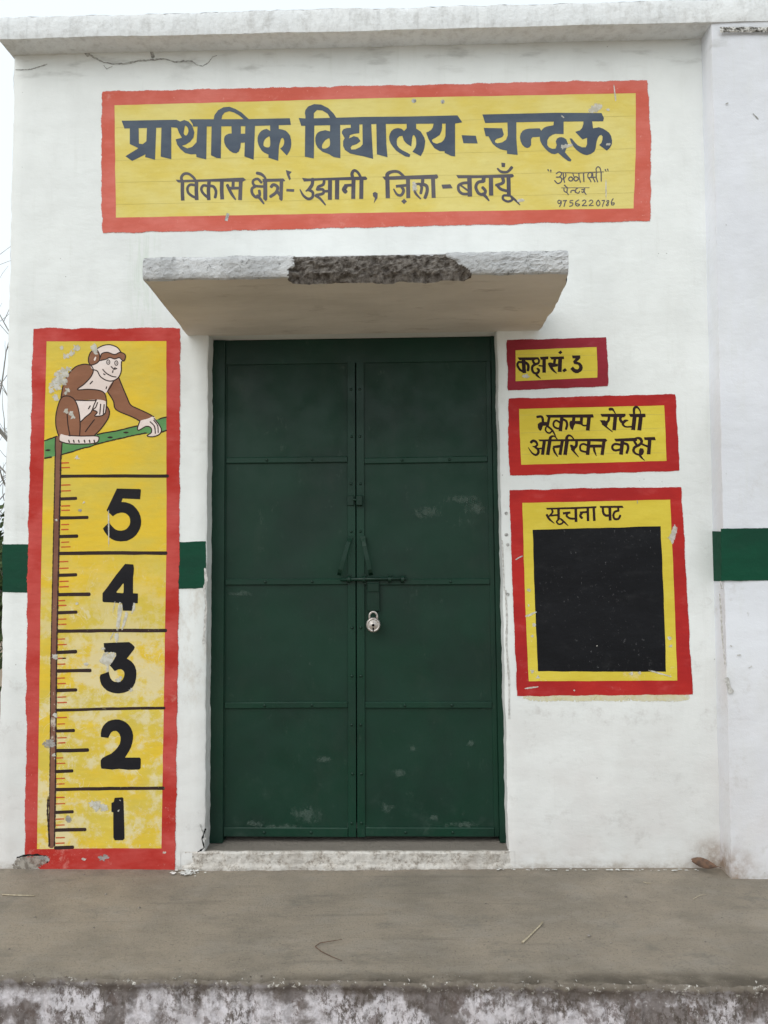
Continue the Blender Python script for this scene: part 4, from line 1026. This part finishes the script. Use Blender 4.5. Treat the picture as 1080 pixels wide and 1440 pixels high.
for q in ([(480,158),(515,140),(560,134),(605,150),(630,180)], [(634,240),(632,262),(632,300),(615,340),(580,362),(540,360),(500,335),(480,300),(450,292)], [(500,215),(510,190),(545,182),(590,196),(625,182),(655,195),(658,218),(645,237),(620,216),(590,224),(560,215),(535,226),(500,234)],
          [(496,232),(494,195),(475,165),(445,175),(428,205),(425,240),(440,262),(475,252),(496,232)], [(440,264),(400,257),(350,270),(310,305),(280,350),(262,400),(252,470)], [(440,262),(455,290),(450,318),(430,350),(395,385),(355,418),(420,416),(490,422),(525,440),(538,480),(538,520),(532,565)],
          [(345,485),(400,487),(460,487),(476,482)], [(236,712),(218,640),(222,560),(250,475),(290,458),(330,475),(355,520),(368,580),(372,650),(368,712)], [(290,575),(295,640),(308,712)], [(475,482),(460,515),(440,562),(405,592),(372,625)], [(538,520),(556,550),(553,590),(530,630),(500,670),(465,705)], [(462,608),(430,650),(405,685)],
          [(545,430),(582,490),(600,545),(700,590),(750,616)], [(618,345),(640,400),(670,470),(692,515),(740,540),(800,568),(838,590)], [(545,428),(565,400),(582,366)], [(750,618),(735,662),(745,674),(790,650),(820,660),(822,690),(795,710),(830,716),(872,702),(886,672),(868,635),(840,600)], [(815,622),(842,650),(848,695)], [(838,612),(862,645),(866,690)],
          [(243,745),(300,760),(400,762),(470,756),(490,735),(478,712),(380,712),(300,708)], [(450,545),(470,530),(482,500)], [(448,545),(480,560),(465,585),(510,582),(532,565)], [(502,510),(496,575)], [(524,512),(518,575)], [(216,715),(214,780),(216,830),(213,850)], [(258,750),(254,800),(252,850)],
          [(515,290),(540,316),(575,334),(600,338)], [(568,272),(580,284)], [(594,278),(584,290),(604,284)], [(580,298),(577,310)], [(520,318),(530,324)], [(450,365),(435,382)], [(540,400),(536,412)], [(436,520),(424,540)]):
    P.stroke(w5, q)
for x in (300,330,362,398,430,460): P.stroke(8, [(x,738),(x+4,752)])
for cx_, cy_ in ((550,244),(601,250)):
    P.stroke(5, [(cx_+10*math.cos(a*.7), cy_+14*math.sin(a*.7)) for a in range(10)], cap=False)
    P.stroke(4, [(cx_+1,cy_-3),(cx_-1,cy_+4)])
P.link_each('outline', M['c_line'], mk)
P = Paint(2.65).crop(*X5); P.poly([(216,712),(258,712),(255,860),(212,860)]); P.link('tail', M['c_brn2'], mk)
# flaked patches
P = Paint(4.0).crop(*X5)
P.flake([(440,150),(452,132),(466,130),(476,150),(480,192),(465,190),(450,172)])
for x, y, r_ in ((255,152,12),(350,156,22),(318,188,20),(285,205,20),(262,300,26),(238,330,30),(280,320,26),(228,365,34),(262,365,26),(200,385,26),(190,420,22),(225,400,28),(215,470,22),(292,425,16),(282,440,12),(284,554,18),(318,572,16),(326,592,14),(352,848,14),(295,290,18)): blob(P, x, y, r_)
P.crop(130,780,12)
for q in ([(440,825),(495,835),(505,900),(480,1050),(450,1250),(395,1250),(420,1050)], [(560,960),(600,1010),(560,1120),(520,1250),(490,1250),(530,1080)], [(690,825),(722,825),(705,930),(665,985),(672,920)], [(372,810),(384,812),(350,970),(345,940)]): P.flake(q)
P.crop(130,890,12)
for q in ([(215,335),(330,328),(395,345),(395,385),(345,478),(300,530),(270,560),(275,640),(230,640),(240,560),(180,520),(110,470),(160,420)], [(380,10),(440,5),(425,140),(390,150)], [(300,100),(340,5),(350,20),(312,110)]): P.flake(q)
for x, y, r_ in ((180,270,26),(430,790,40),(470,760,26),(650,970,30)): blob(P, x, y, r_)
P.crop(*X7)
for x, y, r_ in ((210,15,20),(215,385,14),(205,640,10),(480,960,30),(520,975,26),(450,945,22),(410,65,12),(905,1255,7),(395,1297,10),(615,990,4),(625,925,4)): blob(P, x, y, r_)
P.crop(30,640,4.5).flake([(548,372),(556,372),(556,560),(550,560)])
blob(P,222,412,9); blob(P,398,300,8); blob(P,350,940,8)
P.link_each('paint_chip', M['chip'], H)
P = Paint(4.1).crop(*X7); P.flake([(135,570),(150,550),(180,535),(205,548),(212,575),(185,590),(150,588)]); P.flake([(275,1035),(300,1022),(318,1050),(300,1068),(285,1055)]); blob(P,515,1290,22,ax=1.4); P.flake([(120,1275),(165,1280),(182,1302),(160,1310),(118,1295)])
P.crop(30,640,4.5); blob(P,372,350,10); P.link_each('hole', M['greyf'], H)

# --- room number sign
c0 = W(783, 547); q = thing('painted_sign', 'small yellow and maroon painted room number sign reading room 3, topmost right of the door', 'painted sign', (c0.x, 0, c0.z))
panel('yellow_field', [(723,490),(841,486),(842,534),(724,538)], M['r_yel'], q, 1)
border('maroon_border', [(713.5,479),(783,477),(852,475),(854,510),(854,542),(785,545),(715,548),(714,512)], [(725,492.5),(782,490),(839,488),(840,508),(840,531),(782,533.5),(725,536),(725,513)], M['r_mar'], q, 2, n=16, amp=1.2, feather=1.6, seed=21)
F1 = (710,475,7.2); P = Paint(3).crop(720,490,13.5)
P.poly([(108,170),(500,165),(520,200),(370,225),(140,222)]); P.l(72,(215,200),(235,468)); P.c(44,(200,260),(125,262),(105,320),(150,400),(220,440)); P.c(52,(240,258),(298,300),(312,350),(303,415))
P.c(44,(400,205,50),(470,185,40),(512,222,38),(500,278,44),(440,302,52),(388,345,48),(388,420,46),(430,468,44),(488,462,48),(510,410,46),(478,382,36)); P.c(46,(395,200),(405,250),(430,292)); P.c(40,(465,500,44),(500,535,34),(545,572,10))
P.l(30,(505,325),(590,335)); P.poly([(530,160),(690,150),(690,205),(545,215)]); P.l(66,(610,200),(610,460)); P.link('word', M['r_ink'], q)
P = Paint(3).crop(720,490,13.5)
P.poly([(715,158),(985,150),(990,200),(750,210)]); P.c(46,(705,290,46),(750,370,50),(800,430,38),(850,472,12)); P.poly([(690,270),(740,265),(800,285),(870,292),(870,340),(800,352),(745,360)]); P.l(50,(815,200),(800,300)); P.l(74,(915,195),(905,447)); P.poly([(875,75),(925,38),(958,78),(915,110)])
P.link('word', M['r_ink'], q)
P = Paint(3).crop(*F1).poly([(580,328),(610,306),(630,330),(598,350)]); P.link('full_stop', M['r_ink'], q)
P = Paint(3).crop(*F1).poly([(680,180),(762,178),(765,205),(750,222),(728,240),(762,252),(782,275),(789,300),(785,322),(770,342),(740,358),(715,358),(690,345),(662,315),(688,290),(712,315),(735,320),(750,308),(752,288),(740,272),(702,265),(690,240),(715,210),(686,208)]); P.link('digit', M['r_ink'], q)
P = Paint(2).crop(*F1); P.l(2.5,(115,170),(920,178)); P.l(2.5,(400,345),(930,328)); P.link_each('guide_line', M['pencil'], q)
P = Paint(4).crop(*F1); blob(P,212,392,22,ax=1.6); P.link_each('paint_chip', M['chip'], q)

# --- earthquake-resistant room sign
c0 = W(835, 667); q = thing('painted_sign', 'wide red bordered sign with two lines of Hindi, just above the notice board', 'painted sign', (c0.x, 0, c0.z))
panel('yellow_field', [(729,574),(936,569),(939,651),(732,655)], M['r_yel'], q, 1)
border('red_border', [(716,561),(832,558),(949,555),(952,608),(955,661),(836,665),(717.5,668),(716,615)], [(730,575),(832,572.5),(934,570),(936,609),(937.5,648),(835,651),(733,653.5),(731,614)], M['r_red'], q, 2, n=16, amp=1.1, feather=1.6, seed=22)
F2 = (725,565,4.909)
P = Paint(3).crop(750,570,12)
P.poly([(208,160),(1005,150),(1022,203),(980,208),(250,208),(235,200)]); P.c(42,(65,195),(132,190),(158,225),(162,285)); P.poly([(160,275),(245,282),(245,345),(160,345),(145,400),(125,432),(95,415),(75,370),(75,315),(110,288)]); P.l(46,(270,200),(232,372))
P.c(28,(212,370),(206,418),(240,460),(282,465),(308,440)); P.c(30,(252,362,34),(310,410,34),(350,470,28),(380,532,14))
P.c(34,(452,292),(388,256),(344,290),(346,350),(390,384),(445,392)); P.l(58,(487,160),(455,435)); P.c(40,(505,238),(555,268),(570,330),(552,400))
P.l(54,(685,200),(675,290)); P.poly([(625,260),(700,255),(705,320),(690,340),(668,420),(630,392),(610,335),(610,285)]); P.poly([(690,262),(835,262),(835,330),(700,310)]); P.l(50,(815,205),(808,300)); P.c(28,(812,318),(850,340),(905,340)); P.l(62,(940,205),(918,425))
P.link('word', M['r_ink'], q)
P = Paint(3).crop(835,565,12)
P.poly([(112,205),(535,200),(538,235),(510,262),(135,252)]); P.c(44,(257,240),(250,310),(215,350)); P.poly([(102,312),(180,310),(225,338),(240,372),(215,428),(150,385)]); P.c(36,(150,370,36),(220,430,28),(318,508,12)); P.l(62,(365,245),(343,482)); P.c(24,(268,125,50),(312,125,45),(342,160,22),(368,208,20))
P.c(46,(462,250),(445,290),(468,338)); P.c(30,(578,315,18),(525,325,48),(490,372,44),(535,420,28),(645,420,28)); P.poly([(590,205),(870,200),(875,255),(830,262),(620,255)]); P.l(66,(692,230),(664,476)); P.l(66,(797,230),(768,482)); P.c(24,(680,205,38),(680,125,44),(710,88,44),(745,100,34),(780,150,22),(792,208,18))
P.link('word', M['r_ink'], q)
P = Paint(3).crop(740,608,12)
P.poly([(205,120),(1340,105),(1370,135),(1345,160),(1075,150),(230,152)]); P.c(40,(82,168,46),(115,142,46),(165,160,40),(186,212,36),(145,240,30),(108,235,12)); P.c(40,(150,252,34),(196,285,42),(205,340,44),(165,380,38),(100,348,28),(35,256,10)); P.l(28,(200,275),(275,270)); P.l(55,(308,130),(275,378))
P.l(60,(402,120),(362,380)); P.c(30,(402,122,52),(412,85,46),(440,66,34),(480,68,22),(522,114,20)); P.l(54,(612,130),(570,380)); P.poly([(450,228),(595,205),(590,258),(455,268)]); P.c(34,(460,262,34),(480,330,36),(532,408,14))
P.l(62,(692,120),(655,380)); P.c(36,(682,122,52),(687,82,46),(718,52,38),(762,66,28),(806,118,22)); P.c(48,(850,135),(845,220),(805,268)); P.poly([(735,212),(770,205),(830,250),(815,325),(760,285)]); P.c(34,(775,280,44),(815,335,30),(884,415,12))
P.c(34,(1035,222),(965,195),(912,225),(918,298),(965,322),(1025,332)); P.l(60,(1062,120),(1035,380))
P.crop(820,605,9.818).l(42,(75,220),(255,218)); P.c(28,(148,232,30),(158,290,30),(184,354,8)); P.l(46,(290,140),(262,342))
P.link('word', M['r_ink'], q)
P = Paint(3).crop(820,605,9.818)
P.poly([(430,118),(745,103),(745,150),(450,156)]); P.c(32,(512,200),(442,190),(405,220),(412,262),(450,278),(505,268)); P.l(52,(545,120),(523,337)); P.c(36,(562,180),(610,198),(622,250),(602,312))
P.c(36,(700,135,36),(740,108,28),(790,118,40),(808,160,40),(778,200,38),(712,236,38),(697,285,36),(730,325,28),(785,342,24)); P.c(32,(702,140),(720,175),(742,205)); P.poly([(790,245),(830,255),(842,290),(830,330),(800,350),(770,330),(770,280)]); P.c(28,(780,340,34),(806,376,26),(852,420,6)); P.l(28,(805,188),(895,226)); P.poly([(840,98),(990,92),(1003,138),(850,136)]); P.l(50,(920,130),(905,332))
P.link('word', M['r_ink'], q)
P = Paint(2).crop(*F2); P.l(1.8,(32,92),(1025,88)); P.l(1.8,(35,216),(1030,180)); P.l(1.8,(45,362),(1035,352)); P.link_each('guide_line', M['pencil'], q)

# --- notice board
c0 = W(850, 978); q = thing('notice_board', 'painted notice board with large black square on yellow inside a red border', 'notice board', (c0.x, 0, c0.z))
panel('yellow_field', [(733,705),(943,701),(950,830),(954,960),(742,961),(736,830)], M['r_yel'], q, 1)
for cx_, w_ in ((770,30),(815,32),(865,32),(915,34),(945,22)):
    P = Paint(.6+cx_*.001); P.flake([(cx_-w_,977),(cx_,975),(cx_+w_,977),(cx_+w_,984),(cx_,986),(cx_-w_,984)], 2.5); P.link_each('yellow_smear', M['smear'], q)
border('red_border', [(717.5,690),(838,687.5),(957.5,685.5),(965,830),(973.5,976),(850,977),(728,978),(722,834)], [(734.5,707),(838,705),(942.5,702.5),(948,830),(952.5,957),(848,957.5),(743.5,958),(738,830)], M['r_red'], q, 2, n=20, amp=1.0, feather=1.6, seed=23)
panel('black_square', [(749,745),(840,742.5),(929,740),(933,830),(936.5,944.5),(845,944.5),(756.5,944),(752,840)], M['board'], q, 2.2, amp=.6, seed=8)
F3 = (760,700,8.308)
P = Paint(3).crop(*F3)
P.poly([(62,118),(400,108),(655,98),(652,120),(400,132),(80,138)]); P.c(24,(75,200,28),(105,250,26),(162,298,8)); P.c(22,(128,130),(142,165),(108,212)); P.l(22,(120,208),(212,200)); P.l(30,(212,120),(212,252)); P.c(20,(215,250),(190,280),(215,308),(252,300),(268,275)); P.c(20,(235,245,20),(275,280,22),(324,326,8))
P.l(26,(262,182),(350,172)); P.c(24,(325,175),(305,208),(345,240),(408,244)); P.l(32,(412,118),(416,282)); P.l(24,(460,172),(552,165)); P.c(28,(488,172),(465,208),(485,236)); P.l(30,(552,110),(556,272)); P.l(30,(622,105),(630,270))
P.link('word', M['r_ink'], q)
P = Paint(3).crop(*F3)
P.poly([(690,96),(958,92),(972,118),(700,118)]); P.c(28,(728,112),(735,175),(762,206),(812,205)); P.l(34,(810,112),(815,266)); P.l(24,(908,112),(912,158)); P.c(26,(912,150),(868,165),(852,208),(870,248),(912,244),(932,208)); P.link('word', M['r_ink'], q)
P = Paint(4).crop(700,680,3.724)
P.flake([(915,235),(930,212),(940,235),(932,270),(915,320),(905,295),(888,285),(905,268)])
for x, y, r_ in ((165,560,9),(160,640,5),(520,850,3),(700,995,9),(742,990,7),(180,985,9),(210,1015,9),(190,740,9),(180,800,8),(400,1083,4),(900,810,8),(905,850,7)): blob(P, x, y, r_)
P.flake([(148,690),(195,672),(198,678),(152,700)]); P.flake([(805,978),(905,1008),(900,1012),(800,984)]); P.flake([(145,1070),(205,1062),(205,1068),(150,1076)])
P.link_each('paint_chip', M['chip'], q)
P = Paint(4).crop(700,680,3.724); P.stroke(5,[(95,398),(112,388),(128,380)],rag=1,smooth=False); P.stroke(3,[(730,88),(732,104)]); P.link('scratch', M['crack'], q)

# faint algae stains on the whitewash belong to wall material; nail holes beside the door
P = Paint(1)
for x, y in ((712,722),(712,752),(714,766),(714,836)): blob(P, x, y, .55)
P.link('nail_hole', M['crack'], B)['kind'] = 'stuff'

# ================================================================== LITTER ON THE VERANDA
def gp(px, py, z=.004):
    q = G(px, py, z)
    for _ in range(3): q = G(px, py, z+zf(q.x))
    return q
k = M_('dry_twig'); M['twig'] = k.done(k.mix(k.ramp(k.noise(80,4), .4,.6), (.16,.10,.07), (.09,.055,.04)), .9)
k = M_('straw'); M['straw'] = k.done(k.mix(k.ramp(k.noise(80,4), .4,.6), (.46,.40,.29), (.33,.28,.20)), .85)
k = M_('dry_leaf'); k.bump(k.noise(60,4), .001); M['leaf'] = k.done(k.mix(k.ramp(k.noise(30,5), .4,.6), (.15,.085,.055), (.085,.055,.04)), .8)
k = M_('pebble'); M['pebble'] = k.done(k.mix(k.ramp(k.noise(40,4), .4,.6), (.30,.27,.24), (.16,.14,.12)), .9)
def litter(name, label, cat, pts, r, m, group=None):
    pts = [gp(*p) if len(p) == 2 else gp(p[0], p[1], p[2]) for p in pts]; c0 = sum(pts, Vector())/len(pts); c0.z = 0
    mb = MB(); mb.tube([p-c0 for p in pts], r, 6)
    o = mb.link(name, M[m], None, smooth=True); o.location = c0; return tag(o, label, cat, group)
litter('twig', 'thin dark twig bent in a sharp V lying in front of the door', 'twig', [(481,1321,.010),(462,1324,.008),(450,1326,.006),(443,1331,.005),(452,1338,.004),(466,1345,.005),(481,1351,.006)], [.0009,.0013,.0015,.0017,.0015,.0013,.0008], 'twig')
litter('dry_stalk', 'pale straight knobbly stalk on the veranda below the notice board', 'stalk', [(735,1325,.005),(741,1320),(750,1311),(758,1303),(763,1297,.007)], [.0042,.0030,.0026,.0028,.0036], 'straw')
litter('straw', 'flat pale straw lying at the far left edge of the veranda', 'straw', [(3,1258),(25,1259,.003),(48,1259.5)], [.0022,.0026,.0020], 'straw')
litter('straw', 'thin pale bent straw near the foot of the projecting wall', 'straw', [(975,1264),(984,1259,.006),(993,1258)], [.0009,.0011,.0007], 'straw')
litter('straw', 'tiny pale straw curl below the gap between notice board and corner', 'straw', [(905,1240),(910,1242,.004),(916,1242)], [.0011,.0014,.001], 'straw')
# dead leaf leaning in the corner
a = W(971, 1213, -.03); V = []; F = []
tip = W(972,1216,-.02); base = W(1014,1226,-.10)
for i in range(9):
    t = i/8; p = tip.lerp(base, t); p.z += .012; w_ = .022*math.sin(min(1,t*1.1+.05)*math.pi)**.8
    for j in (-1,-.4,.4,1): V.append((p.x, p.y-.010*(1-j*j)+.004*n3(i,j,1,1)+j*w_*.5, max(.002, p.z+.006+j*w_*.75+.004*n3(i,j,3,1))))
for i in range(8):
    for j in range(3): a_ = i*4+j; F.append((a_, a_+1, a_+5, a_+4))
c0 = Vector((base.x-.05, -.06, 0)); o = link('dead_leaf', [Vector(v)-c0 for v in V], F, M['leaf'], smooth=True); o.location = c0
tag(o, 'curled brown dead leaf in the corner at the foot of the projecting wall', 'leaf')
def pebble(px, py, r, label, group=None):
    V = []; F = []; n = 8; c0 = gp(px, py, 0)
    for j in range(1,5):
        ph = math.pi*j/5
        for i in range(n):
            a = 2*math.pi*i/n; rr = r*(1+.3*n3(px+i, py+j, 1, .7)); V.append((rr*math.sin(ph)*math.cos(a)*1.2, rr*math.sin(ph)*math.sin(a), rr*.6*math.cos(ph)+r*.5))
    for j in range(3):
        for i in range(n): F.append((j*n+i, (j+1)*n+i, (j+1)*n+(i+1)%n, j*n+(i+1)%n))
    F.append(tuple(range(n))); F.append(tuple(range(4*n-1,3*n-1,-1)))
    o = link('pebble', V, F, M['pebble'], smooth=True); o.location = c0; tag(o, label, 'pebble', group)
G_ = 'crumbs of grit scattered on the veranda'
for i, (x, y, r_) in enumerate(((828,1317,.006),(196,1277,.004),(132,1305,.003),(149,1258,.004),(112,1252,.003),(868,1275,.003),(595,1278,.003),(801,1320,.003),(859,1326,.0025),(683,1271,.003),(50,1290,.003),(13,1335,.003),(118,1230,.003),(465,1262,.003),(992,1325,.003),(880,1262,.005))):
    pebble(x, y, r_, 'tiny dark crumb of grit lying on the concrete veranda' if i else 'largest crumb of grit, right of the knobbly stalk', G_ if i else None)
# broken mortar crumbs along the lip and lime splashes at the jamb foot
mb = MB(); random.seed(3)
for i in range(420):
    x = random.uniform(-1.7, 1.7); y = edge_y(x)+random.uniform(-.006,.05)**1; r_ = random.uniform(.0015,.006)*(1.6 if random.random() < .08 else 1)
    c0 = Vector((x, y, zf(x)+random.uniform(-.016,-.002)))
    V = [c0+Vector((random.uniform(-1,1), random.uniform(-1,1), random.uniform(-.6,.8)))*r_ for _ in range(6)]
    mb.add(V, [(0,1,2),(0,2,3),(0,3,4),(0,4,1),(5,2,1),(5,3,2),(5,4,3),(5,1,4)])
k = M_('crumb'); M['crumb'] = k.done(k.mix(k.ramp(k.noise(30,4), .45,.55), (.42,.40,.37), (.11,.09,.075)), .95)
tag(mb.link('mortar_crumbs', M['crumb']), 'loose crumbs of mortar along the broken front edge of the veranda', 'rubble', kind='stuff')
mb = MB()
for i in range(60):
    px = random.gauss(262, 10); py = random.gauss(1226, 2.0); c0 = gp(px, py, .0032+.0001*i); r_ = random.uniform(.002,.008)
    n = 7; V = [c0+Vector((math.cos(2*math.pi*j/n)*r_*random.uniform(.6,1.5), math.sin(2*math.pi*j/n)*r_, 0)) for j in range(n)]; mb.add(V, [tuple(range(n))])
for i in range(70):
    px = random.uniform(700, 985); py = 1222.5+random.gauss(0,.6)+(px-700)*.003; c0 = gp(px, py, .0032+.0001*i); r_ = random.uniform(.001,.004)
    n = 6; V = [c0+Vector((math.cos(2*math.pi*j/n)*r_*2, math.sin(2*math.pi*j/n)*r_, 0)) for j in range(n)]; mb.add(V, [tuple(range(n))])
tag(mb.link('lime_splashes', M['splash']), 'white lime splashes on the floor along the foot of the wall', 'paint splashes', kind='stuff')

# ================================================================== GREENERY BEHIND THE LEFT CORNER
k = M_('bark'); k.bump(k.noise(30,5,(1,1,.3)), .01); M['bark'] = k.done(k.mix(k.ramp(k.noise(8,5), .4,.6), (.34,.32,.29), (.22,.20,.18)), .95)
k = M_('foliage'); oi = k.N('ShaderNodeObjectInfo'); M['leafg'] = k.done(k.mix(k.ramp(k.noise(7,3), .35,.65), (.075,.11,.035), (.04,.065,.02)), .6)
def tree(base, label, height, leafy, lean, seed):
    random.seed(seed); t = thing('tree', label, 'tree', base); b0 = Vector(base)
    tk = MB(); tips = []
    def grow(p, d, L, r_, lev):
        pts = [p]; q = p.copy(); dd = d.copy()
        for i in range(5):
            dd = (dd+Vector((random.uniform(-1,1), random.uniform(-1,1), random.uniform(-.3,.6)))*.17).normalized(); q = q+dd*L/5; pts.append(q.copy())
            if lev > 0 and i > 0:
                for _ in range(2 if lev > 1 else 1):
                    s = Vector((random.uniform(-1,1), random.uniform(-1,1), random.uniform(-.1,.9))).normalized()
                    grow(q.copy(), (dd*.6+s*.8).normalized(), L*random.uniform(.45,.65), r_*.5*(1-i*.1), lev-1)
        tk.tube(pts, [r_*(1-.14*i) for i in range(6)], 5 if lev < 2 else 8); tips.extend(pts[2:])
    grow(b0, Vector(lean).normalized(), height*.55, .05*height/3, 3)
    tk.link('trunk', M['bark'], t, smooth=True)
    if leafy:
        lf = MB()
        for p in tips:
            for _ in range(leafy):
                c0 = p+Vector([random.gauss(0,.10) for _ in range(3)]); n_ = Vector([random.gauss(0,1) for _ in range(3)]).normalized(); u = n_.orthogonal().normalized(); v = n_.cross(u); s = random.uniform(.02,.045)
                lf.add([c0-u*s, c0+v*s*.45, c0+u*s, c0-v*s*.45], [(0,1,2,3)])
        lf.link('crown', M['leafg'], t)
    return t
tree((-4.45, 4.6, -.5), 'bare thin branched tree behind the left corner of the wall', 4.9, 0, (.08,.0,1), 5)
tree((-3.15, 2.4, -.5), 'leafy green shrub growing low behind the left corner of the wall', 2.6, 5, (.03,0,1), 12)
print('ok', ZO, 'SZ', SZ, KZ0, KZ1, ZC0, ZC1, ZT, XL, oL, oR)
